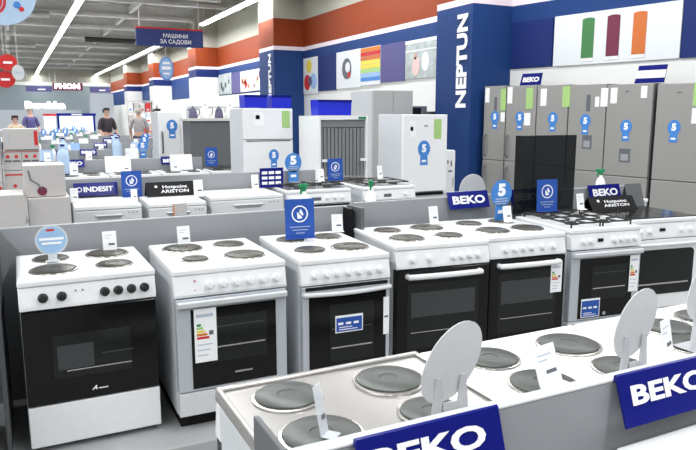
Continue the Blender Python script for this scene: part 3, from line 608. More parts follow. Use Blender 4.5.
# ------------------------------------------------------------------ fridges around the middle
def leaflet(t, x, z, w, h, m, y): return MB().box(x, x+w, y-.002, y, z, z+h, m).build('leaflet', t)
def small_badge(t, x, z, s, y):
    g = MB().lathe([(.075*s, 0), (.075*s, .002)], 'badge', (x, y, z), 'y', 24, .95, 1.1).prism([(x-.045*s, z-.16*s), (x+.045*s, z-.16*s), (x+.04*s, z-.05*s), (x-.04*s, z-.05*s)], 'badge', y-.0018, y, 'y').build('guarantee_sticker', t)
    text('5', .05*s, .08*s, 'white_text', g, (x, y-.0022, z+.005*s), bold=.06); MB().box(x-.025*s, x+.025*s, y-.003, y-.002, z-.13*s, z-.11*s, 'white_text').build('print', g)
def fridge(label, x, y, w, d, h, z=0, rz=0, m='white', sm='white_side', split=None, handles='recess', badge_=None, leaf=(), disp=None, group=None, cat='fridge', name='refrigerator', hside='r'):
    t = thing(name, label, cat, (x, y, z), rz, group)
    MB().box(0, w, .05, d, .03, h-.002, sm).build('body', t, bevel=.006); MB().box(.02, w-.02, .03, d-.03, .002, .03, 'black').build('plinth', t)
    sp = split or []
    zs = [.05]+sp+[h]
    for i in range(len(zs)-1):
        dn = 'door' if len(zs) == 2 else ('lower_door' if i == 0 else 'upper_door')
        dd = MB().box(0, w, 0, .048, zs[i]+(.004 if i else 0), zs[i+1]-.004, m).build(dn, t, bevel=.008)
        if handles == 'bar':
            zz = zs[i+1]-.42 if i == 0 else zs[i]+.06; hx = w-.05 if hside == 'r' else .05
            MB().tube([(hx, 0, zz), (hx, -.045, zz+.03), (hx, -.045, zz+.30), (hx, 0, zz+.33)], .014, 'panel_dark').build('handle', dd, smooth=True)
        elif handles == 'recess' and i < len(zs)-2:
            MB().box(.03, w-.03, -.002, .0, zs[i+1]-.022, zs[i+1]-.008, 'panel_dark').build('handle', dd)
    if badge_: small_badge(t, badge_[0], badge_[1], badge_[2], -.001)
    for (lx, lz, lw, lh, lm) in leaf: leaflet(t, lx, lz, lw, lh, lm, -.001)
    for (lx, lz, lw, lh) in (disp or []): MB().box(lx, lx+lw, -.004, -.001, lz, lz+lh, 'ink').box(lx+lw*.15, lx+lw*.85, -.006, -.0041, lz+lh*.1, lz+lh*.6, 'panel').build('water_dispenser', t)
    return t
fridge('white two-door fridge with green leaflet and five sticker, under two blue boxes', 2.42, 7.60, .62, .56, 1.63, split=[1.26], badge_=(.37, 1.07, .9), leaf=[(.40+.08, 1.40, .10, .2, 'leaf_green'), (.13, 1.42, .12, .16, 'paper'), (.15, 1.50, .05, .05, 'orange')])
def ribbed():
    t = thing('refrigerator', 'open-fronted white fridge with ribbed grey inside behind the gas cookers', 'fridge', (3.10, 6.95, 0), 0)
    W = .62; MB().box(0, .02, 0, .6, .02, 1.54, 'white').box(W-.02, W, 0, .6, .02, 1.54, 'white').box(.02, W-.02, 0, .6, 1.50, 1.54, 'white').box(.02, W-.02, 0, .6, .02, .06, 'white').build('body', t)
    b = MB(); n = 12
    for i in range(n): b.box(.022+i*(W-.05)/n, .022+(i+.8)*(W-.05)/n, .03, .08, .80, 1.40, 'rib')
    b.box(.021, W-.021, .08, .1, .065, 1.495, 'rib').box(.021, W-.021, .03, .08, 1.41, 1.495, 'rib').build('ribbed_panel', t, bevel=.004)
    leaflet(t, W-.12, 1.505, .10, .025, 'green', -.001); MB().box(.03, .10, -.03, .0, 1.02, 1.05, 'white').box(W-.10, W-.03, -.03, .0, 1.02, 1.05, 'white').build('bracket', t)
    MB().tube([(.05, .0, .83), (W/2, -.05, .85), (W-.05, .0, .83)], .012, 'steel').build('rail', t)
ribbed()
fridge('white single-door fridge with blue five sticker and green leaflet on a grey podium', 4.21, 6.95, .64, .62, 1.0, z=.56, badge_=(.30, .58, 1.25), leaf=[(.44, .70, .11, .24, 'leaf_green'), (.09, .72, .08, .20, 'paper'), (.10, .80, .04, .05, 'orange'), (.30, .85, .05, .02, 'panel')])
tag(MB().box(3.75, 4.95, 6.80, 7.70, .002, .558, 'panel').build('podium', bevel=.004), 'low grey podium under the white single-door fridge', 'podium')
def small_oven(label, x, y, z, w=.35, h=.22):
    t = thing('countertop_appliance', label, 'appliance', (x, y, z)); MB().box(0, w, 0, .3, 0, h, 'ink').build('body', t, bevel=.01); MB().box(.02, w*.7, -.006, -.0005, .03, h-.03, 'window_glass').build('door', t)
    MB().lathe([(.02, 0), (.02, .012)], 'steel', (w*.85, -.0005, h*.5), 'y', 12).build('knob', t)
def cabinet(label, x, y, w, d, h, m='white', doors=2):
    t = thing('cabinet', label, 'cabinet', (x, y, 0)); MB().box(0, w, .02, d, .002, h, m).build('body', t, bevel=.004)
    for i in range(doors):
        dd = MB().box(i*w/doors+.003, (i+1)*w/doors-.003, 0, .019, .05, h-.01, m).build('door', t, bevel=.003); MB().box((i+.8)*w/doors, (i+.85)*w/doors, -.012, -.0005, h*.5, h*.62, 'steel').build('handle', dd)
    return t
# silver and white fridges behind, against the recess
t = thing('refrigerator', 'wide silver fridge with two upright doors behind the white single-door fridge', 'fridge', (5.13, 9.4, 0))
MB().box(0, .74, .05, .80, .03, 1.94, 'white_side').build('body', t, bevel=.006); MB().box(.02, .72, .07, .75, .002, .03, 'black').build('plinth', t)
for a_, b_ in ((0, .368), (.372, .74)):
    dd = MB().box(a_, b_, 0, .048, .05, 1.94, 'inox_light').build('door', t, bevel=.008); hx = .33 if a_ == 0 else .41
    MB().tube([(hx, 0, .7), (hx, -.04, .73), (hx, -.04, 1.2), (hx, 0, 1.23)], .010, 'steel').build('handle', dd)
cabinet('white cabinet carrying dark countertop appliances left of the lettered pillar', 6.0, 9.8, .95, .5, 1.45)
small_oven('small dark oven left of the big lettered pillar, on the white cabinet', 6.02, 9.85, 1.452, .42, .25)
small_oven('smaller dark appliance beside the small oven by the pillar', 6.50, 9.85, 1.452, .30, .16)
c_ = cabinet('small white drawer unit with dark marks at the foot of the lettered pillar', 5.27, 7.95, .43, .45, 1.05)
MB().box(.29, .31, -.004, -.0005, .86, .91, 'ink').box(.35, .37, -.004, -.0005, .82, .90, 'ink').box(.31, .38, -.004, -.0005, .74, .76, 'ink').build('printed_marks', c_)
def crate(label, x, y, z, w, h):
    t = thing('blue_box', label, 'box', (x, y, z), 0, 'blue boxes standing on the fridges')
    MB().prism([(0, 0), (w, 0), (w*1.02, h), (-w*.02, h)], 'crate_blue', 0, .012, 'y').prism([(0, 0), (w, 0), (w*1.02, h), (-w*.02, h)], 'crate_blue', .20, .212, 'y').box(0, .01, .0125, .1995, 0, h, 'crate_blue').box(w-.01, w, .0125, .1995, 0, h, 'crate_blue').box(.011, w-.011, .0125, .1995, 0, .012, 'crate_blue').build('box_walls', t)
    MB().box(-.02*w, w*1.02, -.006, -.0005, h-.025, h, 'blue').build('rim', t)
crate('left of the two bright blue boxes on the two-door fridge', 2.46, 7.65, 1.635, .27, .15)
crate('right of the two bright blue boxes on the two-door fridge', 2.80, 7.65, 1.635, .24, .15)
tag(MB().box(0, .1, 0, .12, 0, .035, 'paper').build('small_carton', loc=(2.68+.06, 7.6, 1.635)), 'tiny white box between two bright blue boxes', 'box') if False else None
crate('bright blue box on top of the ribbed grey fridge', 3.16, 7.1, 1.545, .42, .18)
# ------------------------------------------------------------------ steel fridges along the right wall
q = Vector((.2, -.98, 0)).normalized(); o0 = Vector((7.0, 6.44, 0)); ang = math.atan2(-q.x, -q.y)  # facing -x side
rz = math.atan2(q.y, q.x)
LG = [(.02, 1.62, .10, .22, 'paper'), (.46, 1.60, .12, .26, 'leaf_green')]
specs = [(-3.33, .425, 1.99, .86, 'bar', [], (.22, 1.52), 'silver fridge with long handles, leftmost beside the lettered pillar', [(.02, 1.74, .08, .22, 'paper'), (.32, 1.62, .10, .32, 'leaf_green'), (.33, 1.45, .08, .14, 'paper'), (.20, 1.62, .05, .20, 'ink')]),
 (-2.64, .55, 1.98, .86, 'bar', [], (.26, 1.51), 'silver fridge with long handles, second from the lettered pillar', [(.02, 1.72, .09, .24, 'paper'), (.36, 1.64, .12, .30, 'leaf_green'), (.34, 1.40, .11, .18, 'paper')]),
 (-1.75, .525, 1.97, .84, 'none', [], (.28, 1.50), 'silver fridge behind the smoked glass lid, third from the lettered pillar', [(.06, 1.68, .10, .24, 'paper'), (.42, 1.66, .12, .28, 'leaf_green')]),
 (-.90, .57, 1.96, .80, 'none', [(.24, 1.10, .14, .18)], (.27, 1.47), 'silver fridge with a dark display strip and a dispenser, right of the smoked lid', [(.40, 1.66, .06, .13, 'paper'), (.48, 1.66, .10, .24, 'paper'), (.27, 1.60, .06, .22, 'ink')]),
 (.02, .63, 1.945, .76, 'none', [(.22, .95, .15, .17)], (.29, 1.40), 'silver fridge with dispenser and no display strip, under the right blue sign', [(.05, 1.70, .09, .20, 'paper'), (.46, 1.76, .08, .15, 'paper'), (.25, 1.84, .05, .015, 'ink')]),
 (1.10, .66, 1.93, .75, 'none', [], (.24, 1.40), 'silver fridge at the right edge of the photo with a plain door', [(.44, 1.66, .12, .27, 'leaf_green'), (.44, 1.45, .10, .18, 'paper'), (.25, 1.81, .05, .015, 'ink')])]
for (s_, w_, h_, sp, hd, dp, bd, lb, lf) in specs:
    p = o0+q*s_*.62
    fridge(lb, p.x, p.y, w_-.015, .60, h_, 0, rz, 'inox', 'panel_dark', [sp], hd, (bd[0], bd[1], 1.12), lf, dp, group='silver fridges along the right wall', hside='l')
def wall_sign(label, s, z, w, h, word):
    p = o0+q*s*.62; t = thing('brand_sign', label, 'sign', (p.x+.15, p.y, z), rz)
    MB().prism([(0, 0), (w*.92, 0), (w, h), (w*.12, h)], 'blue', 0, .012, 'y').build('sign_board', t)
    if word: text(word, w*.74, h*.42, 'white_text', t, (w*.5, -.001, h*.48), bold=.05, shear=.2)
    else: MB().prism([(w*.035, h*.28), (w*.94, h*.28), (w*.975, h*.72), (w*.075, h*.72)], 'white_text', -.003, -.0005, 'y').build('white_band', t)
    return t
wall_sign('small blue slanted sign with white lettering on the second silver fridge', -2.50, 1.985, .40, .17, 'BEKO')
wall_sign('blue slanted sign with broad white band on the fridge with dispenser', .42, 1.95, .42, .22, None)
# ------------------------------------------------------------------ counters, shelves and goods behind (left centre)
t = thing('display_counter', 'dark grey display counter with kettles on its pale top', 'counter', (2.36, 10.0, 0))
MB().box(0, .95, 0, .5, .002, 1.46, 'panel_dark').build('body', t, bevel=.004); MB().box(-.03, 1.0, -.03, .55, 1.462, 1.50, 'shelf').build('counter_top', t)
MB().box(.62, .66, -.012, -.0005, .1, 1.44, 'panel').box(.78, .84, -.012, -.0005, .1, 1.44, 'panel').build('post', t)
def kettle(m1, m2, s=1):
    s *= .8; t = thing('kettle', 'x', 'kettle', group='kettles on the dark counter')
    MB().lathe([(.075*s, 0), (.085*s, .02*s), (.07*s, .13*s), (.045*s, .19*s), (.02*s, .2*s)], m1, (0,0,0), 'z', 16).build('body', t, smooth=True)
    MB().tube([(.06*s, 0, .17*s), (.12*s, 0, .17*s), (.125*s, 0, .09*s), (.08*s, 0, .04*s)], .011*s, m2).build('handle', t); MB().prism([(-.06*s, .12*s), (-.11*s, .17*s), (-.045*s, .17*s)], m1, -.012, .012, 'y').build('spout', t)
    MB().lathe([(.03*s, .2*s), (.02*s, .215*s), (.008*s, .23*s)], m2, (0,0,0), 'z', 12).build('lid', t); return t
k1 = kettle('purple', 'ink'); k1.location = (2.46, 10.2, 1.502); k1['label'] = 'dark kettle at the left end of the dark counter'
k2 = kettle('paper', 'steel', 1.15); k2.location = (2.66, 10.25, 1.502); k2['label'] = 'large white kettle on the dark counter, second from left'
copy_tree(k1, 'dark kettle on the dark counter, between white kettles', (2.86, 10.2, 1.502), 1.0)
copy_tree(k2, 'large white kettle on the dark counter, second from right', (3.05, 10.25, 1.502), 2.0)
copy_tree(k1, 'dark kettle at the right end of the dark counter', (3.24, 10.2, 1.502), 2.5)
p_ = thing('shelf_rack', 'white wall rack of small goods behind the kettles counter', 'shelf', (3.3, 14, 0))
MB().box(0, 1.6, 0, .3, .002, 1.198, 'shop_wall').box(0, 1.6, 0, .3, 1.7, 1.73, 'shop_wall').box(0, .03, .01, .29, 1.21, 1.69, 'shop_wall').build('shelf_frame', p_)
for i in range(6):
    o_ = kettle('purple', 'ink') if i == 0 else copy_tree(o_)
    o_['group'] = 'dark jugs on the white rack'; o_['label'] = 'small dark jug on the white rack behind the kettle counter'; o_.location = (3.45+.23*i, 14.15, 1.201)
fridge('white fridge with blue sticker beyond the cookers, left of the dark counter', 2.03, 10.7, .36, .55, 1.60, split=[.9], badge_=(.21, 1.38, 1.2), handles='bar', hside='l')
fridge('plain white fridge right behind the one with the blue sticker', 2.30, 12.0, .4, .5, 1.62, split=[1.0])
# tall product shelf in the distance
def rack(label, x, y, W, H, rows, per, mats):
    t = thing('shelf_rack', label, 'shelf', (x, y, 0))
    b = MB()
    for i in range(rows+1): b.box(.03, W-.03, 0, .4, .1+i*(H-.13)/rows, .13+i*(H-.13)/rows, 'shelf')
    b.build('shelf_board', t); MB().box(0, .03, 0, .4, .002, H+.03, 'shelf').build('upright', t); MB().box(W-.03, W, 0, .4, .002, H+.03, 'shelf').build('upright', t)
    g = None
    for i in range(rows):
        for j in range(per):
            pw = (W-.1)/per
            key = random.choice(mats)
            c = MB().box(0, pw*.8, 0, .25, 0, (H/rows)*random.uniform(.45, .75), key).box(pw*.15, pw*.6, -.002, 0, .04, .10, random.choice(['red', 'ink_pale', 'badge'])).build('product_box', loc=(x+.05+j*pw, y+.04, .131+i*(H-.13)/rows))
            tag(c, 'small boxed product on %s' % label.split(' against')[0], 'box', 'boxed products on '+label.split(' against')[0])
rack('tall distant shelf of goods against the far right wall', 3.6, 24.5, .9, 2.05, 5, 4, ['paper', 'shirt_cream', 'carton', 'red', 'white'])
rack('farther distant shelf of goods against the back right wall', 5.3, 32, .8, 2.0, 5, 5, ['paper', 'carton', 'sky_blue', 'white', 'badge'])
# ------------------------------------------------------------------ distant rows of appliances
def far_cooker():
    t = thing('electric_cooker', 'x', 'cooker'); w, d, h = .56, .58, .85
    MB().box(0, w, .02, d, .05, h-.03, 'white_side').build('body', t); MB().box(.02, w-.02, .04, d-.03, .002, .05, 'black').build('plinth', t)
    ct = MB().box(0, w, 0, d, h-.03, h, 'white').build('cooktop', t)
    for (fx, fy, r) in P4((SM, BIG, BIG, SM)): MB().lathe([(r, 0), (r, .008)], 'plate', (fx*w, fy*d, h+.001), 'z', 16).build('hotplate', ct)
    MB().box(0, w, -.012, .018, h-.14, h-.035, 'white').build('control_panel', t); MB().box(.01, w-.01, -.012, .018, .2, h-.15, 'black_glass').build('oven_door', t)
    return t
FC = far_cooker()
names = ['third', 'fourth', 'fifth', 'sixth', 'seventh', 'eighth', 'ninth', 'tenth', 'eleventh']
firstF = True; bsign = None; card = None; tagp = None; bl = None; lowp = None
WD = ['leftmost', 'second', 'third', 'fourth', 'fifth']
for r in range(9):
    y = 8.15+2.6*r; x0 = .35-.12*r; n = 3 if r < 2 else 5; nm = names[r]
    if r == 0: x0 = .40
    for j in range(n):
        lab = '%s white cooker from the left in the %s appliance row' % (WD[j], nm) if r < 3 else 'white cooker in the distant %s appliance row' % nm
        if firstF: o = FC; o['label'] = lab; firstF = False
        else: o = copy_tree(FC, lab)
        o.location = (x0+j*.59, y, 0); o['group'] = 'white cookers of the %s appliance row' % nm
    partition('grey back panel of the %s appliance row' % nm, (0, y+.66, 0), [('panel_board', (x0-.05, x0+n*.59+.05, 0, .04, .002, 1.0), 'panel')])
    for j in range(n):
        k_ = (j*3+r*2) % 5
        if r == 0: k_ = [0, 5, 0, 5][j]
        xx = x0+j*.59+.05
        if k_ in ((0, 2) if r < 2 else (0,)):
            if bsign is None: bsign = beko('x', 0, .32, 0, .115, hgt=.115)
            s_ = copy_tree(bsign, 'small blue lettered sign on the %s appliance row' % nm if r or j else 'small blue lettered sign left in the third appliance row', (xx+.05, y+.66, .92)); s_['group'] = 'small blue signs of the %s appliance row' % nm; s_.scale = (.8, .8, .8)
        if k_ in (1, 3):
            s_ = copy_tree(b5, 'round blue five badge on the distant %s appliance row' % nm, (xx+.4, y+.45, .862), random.uniform(-.2, .2)); s_['group'] = 'round blue badges of the %s appliance row' % nm
        if k_ in (2, 4):
            s_ = copy_tree(bt, 'green headed spray bottle on the distant %s appliance row' % nm, (xx+.25, y+.5, .853), random.uniform(0, 6)); s_['group'] = 'spray bottles of the %s appliance row' % nm
        tg_ = price_tag('white price card on the %s appliance row' % nm, xx+.15, y+.25, .861, random.uniform(-.2, .2), .09, .13) if tagp is None else copy_tree(tagp, 'white price card on the %s appliance row' % nm, (xx+.15, y+.3, .861))
        tagp = tg_; tg_['group'] = 'white price cards of the %s appliance row' % nm
t = thing('water_bottle', 'x', 'bottle')
MB().lathe([(.06, 0), (.068, .01), (.068, .20), (.06, .25), (.025, .29), (.022, .32)], 'pale_blue', (0, 0, 0), 'z', 18).build('bottle_body', t, smooth=True); MB().lathe([(.026, .321), (.026, .345)], 'blue', (0, 0, 0), 'z', 14).build('cap', t)
for i_, (xb, yb, lb) in enumerate(((.50, 8.50, 'large pale blue bottle standing at the left end of the third row'), (.66, 11.02, 'pale blue bottle at the left of the fourth row, behind the carton heap'), (1.44, 11.02, 'pale blue bottle on the fourth row behind the large blank card'), (1.75, 13.55, 'pale blue bottle on the fifth appliance row'))):
    if i_ == 0: t['label'] = lb; t.location = (xb, yb, .868)
    else: copy_tree(t, lb, (xb, yb, .868), .0)
for r in range(9):      # blank cards leaning on the distant hobs
    for j in range(4):
        t = thing('blank_card', 'small blank white card on the distant %s appliance row' % names[r], 'card', (.45+.58*j+random.uniform(-.1, .1)-.10*r, 8.15+2.6*r+.36, .864), 0, 'blank cards of the %s appliance row' % names[r]) if r > 0 and (r+j) % 2 else None
        if t: MB().prism([(0, 0), (.02, .16), (.024, .16), (.005, 0)], random.choice(['paper', 'paper', 'sky_blue', 'pale_blue']), 0, .2, 'x').build('card_sheet', t); t['label'] = 'small leaning card on the distant %s appliance row' % names[r]; t['group'] = 'leaning cards of the %s appliance row' % names[r]
for c in list(bsign.children): bpy.data.objects.remove(c)
bpy.data.objects.remove(bsign)
# blank cards
for lb, x, y, wd, ht in (('large blank white card in the third row, left of the blue sign', .97, 8.55, .30, .19), ('large blank white card in the third row, right one by the blue sign', 1.75, 8.55, .28, .19)):
    t = thing('blank_card', lb, 'card', (x, y, .864)); MB().prism([(0, 0), (.03, ht), (.034, ht), (.006, 0)], 'paper', 0, wd, 'x').build('card_sheet', t); MB().box(0, wd, -.05, -.0005, 0, .003, 'paper').build('foot_flap', t)
# black glass hob cooker in third row (right)
cooker('white cooker with black gas hob in the third row, in front of the dark counter', 2.20, 8.24, 0, .55, .48, 0, .85, 'plain', (.2, .4, .6, .8), extra=exR, name='gas_cooker')
beko('small blue lettered sign in front of the dark counter', 2.55, 2.86, 8.81, 1.03, hgt=.12) if False else None
t = blue_card('blue card standing in front of the dark display counter', 2.22+.27, 8.72, .895, 0, .16, .24); t.location = (2.28, 8.55, .895)
# ------------------------------------------------------------------ hanging signs
def hang(label, x0, x1, y, z0, z1, words, tw, th, m='navy_violet', top='red'):
    t = thing('hanging_sign', label, 'sign', (x0, y, z0)); W = x1-x0; H = z1-z0
    MB().box(0, W, 0, .05, 0, H, m).build('sign_board', t); MB().box(0, W, -.004, .054, H+.001, H+.04, top).build('top_strip', t)
    MB().tube([(.1, .025, H+.04), (.1, .025, 5.5-z0)], .008, 'beam', 6).build('cable', t); MB().tube([(W-.1, .025, H+.04), (W-.1, .025, 5.5-z0)], .008, 'beam', 6).build('cable', t)
    if words: text(words, tw, th, 'white_text', t, (W*.58, -.002, H*.45), bold=.01)
    else: MB().box(W*.45, W*.75, -.012, -.0005, H*.35, H*.6, 'white_text').build('print', t)
    return t
mat('sign_navy', (.03, .045, .16), .5)
hang('dark blue hanging board with white lettering and red top strip', 2.96, 4.68, 18, 3.30, 3.73, 'МАШИНИ\nЗА САДОВИ', .80, .27, 'sign_navy')
t = thing('hanging_sign', 'oval blue sign with white print hanging under the lettered board', 'sign', (3.69, 18.02, 2.74)); t.scale = (1.125, 1, 1.125)
MB().lathe([(.165, 0), (.165, .03)], 'badge', (0, .015, 0), 'y', 28, 1, 1.62).build('oval_board', t)
MB().lathe([(.145, 0), (.145, .003)], 'sky_blue', (0, -.0152, 0), 'y', 28, 1, 1.62).build('print', t)
MB().box(-.10, .10, -.022, -.0185, -.02, .05, 'white_text').box(-.08, .08, -.022, -.0185, .10, .15, 'white_text').box(-.07, .07, -.022, -.0185, -.13, -.09, 'white_text').build('print_lines', t)
MB().tube([(0, 0, .268), (0, 0, .495)], .006, 'beam', 6).build('cable', t)
t = thing('hanging_sign', 'large pale blue round sign with red round mark, cut by the top left corner', 'sign', (0, 8, 2.80))
MB().lathe([(.33, 0), (.33, .03)], 'pale_blue', (-.01, .015, 0), 'y', 40).build('round_board', t)
MB().lathe([(.15, 0), (.15, .004)], 'red', (-.12, -.0152, -.09), 'y', 28).build('red_mark', t); MB().lathe([(.125, 0), (.125, .004)], 'pale_blue', (-.12, -.0195, -.09), 'y', 28).lathe([(.115, 0), (.115, .004)], 'red', (-.12, -.0237, -.09), 'y', 28).build('red_mark_ring', t)
MB().box(-.16, -.08, -.0295, -.028, -.13, -.10, 'white_text').box(-.16, -.06, -.0295, -.028, -.08, -.06, 'white_text').build('print', t)
MB().lathe([(.035, 0), (.035, .003)], 'badge', (.13, -.0152, -.12), 'y', 14).lathe([(.025, 0), (.025, .003)], 'red', (.17, -.0152, -.16), 'y', 14).build('small_emblem', t)
MB().tube([(0, 0, .32), (0, 0, 5.5-2.80)], .006, 'beam', 6).build('cable', t)
def rsign(label, x, z, r, m, y=14, sx=1):
    t = thing('hanging_sign', label, 'sign', (x, y, z)); MB().lathe([(r, 0), (r, .02)], m, (0, .01, 0), 'y', 24, sx, 1).build('round_board', t)
    MB().box(-r*.5, r*.5, -.014, -.0105, -.02, .02, 'white_text' if m == 'red' else 'ink_pale').build('print', t); MB().tube([(0, 0, r), (0, 0, 5.5-z)], .005, 'beam', 6).build('cable', t)
rsign('upper of the two small red round signs at the left edge', 0.0, 2.50, .15, 'red', 14, 1.1); rsign('lower of the two small red round signs at the left edge', -.06, 2.20, .15, 'red', 14.1, 1.1)
rsign('small pale round sign right of the two red ones at the left edge', .16, 2.32, .14, 'disc_grey', 13.9, .75)
# ------------------------------------------------------------------ far end of the shop
t = thing('shop_front', 'pale shop front wall at the far end with glowing white lettering', 'shop front', (-3, 52, 0))
MB().box(0, 7.5, 0, .3, .002, 1.9, 'shop_wall').build('front_wall', t); text('Bershka', 2.6, .50, 'sign_glow', t, (5.15, -.03, 2.25), depth=.08, bold=.07); MB().box(3.8, 6.5, .0, .1, 1.901, 1.99, 'shop_wall').build('sign_rail', t)
t = thing('hanging_sign', 'glowing white letters on a dark red edged board at the far end', 'sign', (2.6, 50, 3.2)); MB().box(0, 1.9, 0, .1, 0, .52, 'maroon').build('sign_board', t); text('PHON', 1.6, .36, 'sign_glow', t, (.92, -.01, .29), depth=.04, bold=.06)
MB().tube([(.2, .05, .52), (.2, .05, 2.3)], .01, 'beam', 6).tube([(1.7, .05, .52), (1.7, .05, 2.3)], .01, 'beam', 6).build('cable', t)
hang('violet hanging board at the far end, left of the glowing letters', .95, 2.55, 50, 3.1, 3.42, None, .5, .12, 'navy_violet', 'navy_violet')
hang('violet hanging board at the far end above the white column', 4.95, 6.3, 50, 3.1, 3.42, None, .5, .12, 'navy_violet', 'navy_violet')
struct(MB().box(5.0, 6.6, 51, 51.6, 0, 3.05, 'shop_wall').build('trim_40'))
t = thing('video_wall', 'lit blue and white screen stand with dark frame in the distance', 'screen', (1.65, 30, 0))
MB().box(0, .08, 0, .3, .002, 1.52, 'blue').box(1.38, 1.46, 0, .3, .002, 1.52, 'blue').box(-.02, 1.5, 0, .3, 1.521, 1.62, 'blue').build('frame', t); MB().box(.081, 1.379, .1, .15, .7, 1.50, 'screen').build('screen', t)
MB().box(.55, .95, -.004, -.0005, 1.55, 1.59, 'white_text').build('print', t)
t = thing('video_wall', 'lit white display stand with a red top left of the blue one', 'screen', (1.13, 30, 0)); MB().box(0, .48, .05, .3, .002, 1.52, 'shop_wall').build('body', t); MB().box(0, .48, 0, .3, 1.521, 1.60, 'red').build('top_strip', t); MB().box(.04, .44, .03, .049, .8, 1.48, 'sign_glow').build('screen', t)
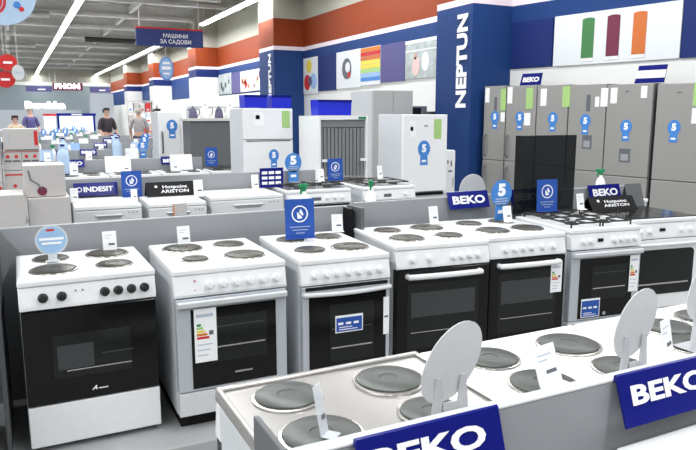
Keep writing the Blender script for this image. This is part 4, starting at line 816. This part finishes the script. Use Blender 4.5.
# ------------------------------------------------------------------ people
def skinmesh(name, pts, edges, radii, m, parent, sub=1, root=0):
    me = bpy.data.meshes.new(name); me.from_pydata(pts, edges, []); o = bpy.data.objects.new(name, me); C.objects.link(o)
    sk = o.modifiers.new('s', 'SKIN'); ss = o.modifiers.new('u', 'SUBSURF'); ss.levels = sub; ss.render_levels = sub
    for i, v in enumerate(me.skin_vertices[0].data): v.radius = radii[i]; v.use_root = (i == root)
    dg = bpy.context.evaluated_depsgraph_get(); nm = bpy.data.meshes.new_from_object(o.evaluated_get(dg)); bpy.data.objects.remove(o)
    nm.materials.clear(); nm.materials.append(M[m]); nm.polygons.foreach_set('use_smooth', [True]*len(nm.polygons))
    r = bpy.data.objects.new(name, nm); C.objects.link(r); r.parent = parent; return r
def person(label, x, y, rz, shirt, hair='hair', s=1.0, bend=0, group=None):
    t = thing('person', label, 'person', (x, y, 0), rz, group); t.scale = (s, s, s)
    F = -bend   # lean forward (-y)
    J = dict(pel=(0, 0, .95), ch=(0, F*.3, 1.22), nk=(0, F*.6, 1.45), nk2=(0, F*.68, 1.53), hd=(0, F*.78-.01, 1.62), ht=(0, F*.85, 1.71),
      ls=(-.18, F*.55, 1.40), le=(-.25, F*.5-.02, 1.12), lw=(-.22, F*.6-.18, .95), lh=(-.21, F*.6-.24, .91), rs=(.18, F*.55, 1.40), re=(.25, F*.5-.02, 1.12), rw=(.22, F*.6-.18, .95), rh=(.21, F*.6-.24, .91),
      lk=(-.11, -.01, .50), la=(-.12, .02, .09), lt=(-.13, -.12, .035), rk=(.11, -.01, .50), ra=(.12, .02, .09), rt=(.13, -.12, .035), lhip=(-.09, 0, .88), rhip=(.09, 0, .88))
    K = list(J); idx = {k_: i for i, k_ in enumerate(K)}
    R_ = dict(pel=(.14, .10), ch=(.15, .11), nk=(.075, .07), nk2=(.055, .055), hd=(.078, .092), ht=(.06, .07), ls=(.055, .055), le=(.042, .042), lw=(.028, .028), lh=(.04, .02), rs=(.055, .055), re=(.042, .042), rw=(.028, .028), rh=(.04, .02), lk=(.06, .06), la=(.04, .04), lt=(.04, .03), rk=(.06, .06), ra=(.04, .04), rt=(.04, .03), lhip=(.085, .09), rhip=(.085, .09))
    E_ = [('pel', 'ch'), ('ch', 'nk'), ('nk', 'nk2'), ('nk2', 'hd'), ('hd', 'ht'), ('nk', 'ls'), ('ls', 'le'), ('le', 'lw'), ('lw', 'lh'), ('nk', 'rs'), ('rs', 're'), ('re', 'rw'), ('rw', 'rh'), ('pel', 'lhip'), ('lhip', 'lk'), ('lk', 'la'), ('la', 'lt'), ('pel', 'rhip'), ('rhip', 'rk'), ('rk', 'ra'), ('ra', 'rt')]
    skinmesh('body', [J[k_] for k_ in K], [(idx[a], idx[b]) for a, b in E_], [R_[k_] for k_ in K], 'skin', t, 2)
    def sub(keys, es, m, nm, g=.014, ends={}):
        ks = list(keys); id2 = {k_: i for i, k_ in enumerate(ks)}
        skinmesh(nm, [ends.get(k_, J[k_]) for k_ in ks], [(id2[a], id2[b]) for a, b in es], [(R_[k_][0]+g, R_[k_][1]+g) for k_ in ks], m, t, 2)
    sub(['pel', 'ch', 'nk', 'ls', 'le', 'rs', 're'], [('pel', 'ch'), ('ch', 'nk'), ('nk', 'ls'), ('ls', 'le'), ('nk', 'rs'), ('rs', 're')], shirt, 'shirt', .018)
    sub(['pel', 'lhip', 'lk', 'la', 'rhip', 'rk', 'ra'], [('pel', 'lhip'), ('lhip', 'lk'), ('lk', 'la'), ('pel', 'rhip'), ('rhip', 'rk'), ('rk', 'ra')], 'trousers', 'trousers', .014)
    h = J['hd']
    n_ = 12; vs_ = []; fs = []
    for j in range(7):
        ph_ = pi*.62*j/6
        for i in range(n_):
            a = 2*pi*i/n_; back = 1.0
            vs_.append((h[0]+.098*sin(ph_)*cos(a), h[1]+.02+.112*sin(ph_)*sin(a)-(.03*0), h[2]+.03+.105*cos(ph_)+(.07 if sin(a) < -.3 and j > 3 else 0)))
    for j in range(6):
        for i in range(n_): fs.append((j*n_+i, j*n_+(i+1)%n_, (j+1)*n_+(i+1)%n_, (j+1)*n_+i))
    MB().add(vs_, fs, hair).build('hair', t, smooth=True)
    for sx in (-.03, .03): MB().lathe([(.002, -.01), (.011, -.004), (.011, .002), (.003, .006)], 'ink', (h[0]+sx, h[1]-.088, h[2]+.01), 'y', 8).build('eye', t)
    for sx in (-1, 1):
        for q_ in range(4):
            bx, by, bz = J['lh'] if sx < 0 else J['rh']; ox = (q_-1.5)*.018
            MB().tube([(bx+ox, by-.005, bz), (bx+ox, by-.045, bz-.012), (bx+ox, by-.065+abs(q_-1.5)*.008, bz-.03)], .008, 'skin', 6).build('finger', t)
        MB().tube([(bx-sx*.03, by+.01, bz), (bx-sx*.05, by-.02, bz-.01), (bx-sx*.045, by-.045, bz-.02)], .009, 'skin', 6).build('thumb', t)
    for sx in (-.13, .13): MB().box(sx-.045, sx+.045, -.17, .07, .002, .06, 'ink').build('shoe', t, bevel=.015)
    return t
person('dark haired person in dark clothes in the distance, left of the grey shirted one', 2.40, 20.2, .4, 'shirt_dark')
person('person in a grey shirt with back turned in the distance', 3.30, 20.3, 3.0, 'shirt_grey', 'hair_grey', 1.0)
person('person in a pale pink shirt leaning slightly in the distance', 3.80, 20.0, 2.6, 'shirt_pink', 'shirt_cream', .93, .08)
person('dark haired person in pink, beside the white fridge with blue sticker', 3.32, 17.6, 1.2, 'shirt_pink', 'hair', .98)
person('person in a yellowish shirt at the far left above the cartons', .06, 20.0, .2, 'shirt_cream', 'hair', .88)
person('person in violet in the distance right of the yellowish shirt', 1.15-.6, 25.4, .3, 'navy_violet', 'hair_grey', 1.02)
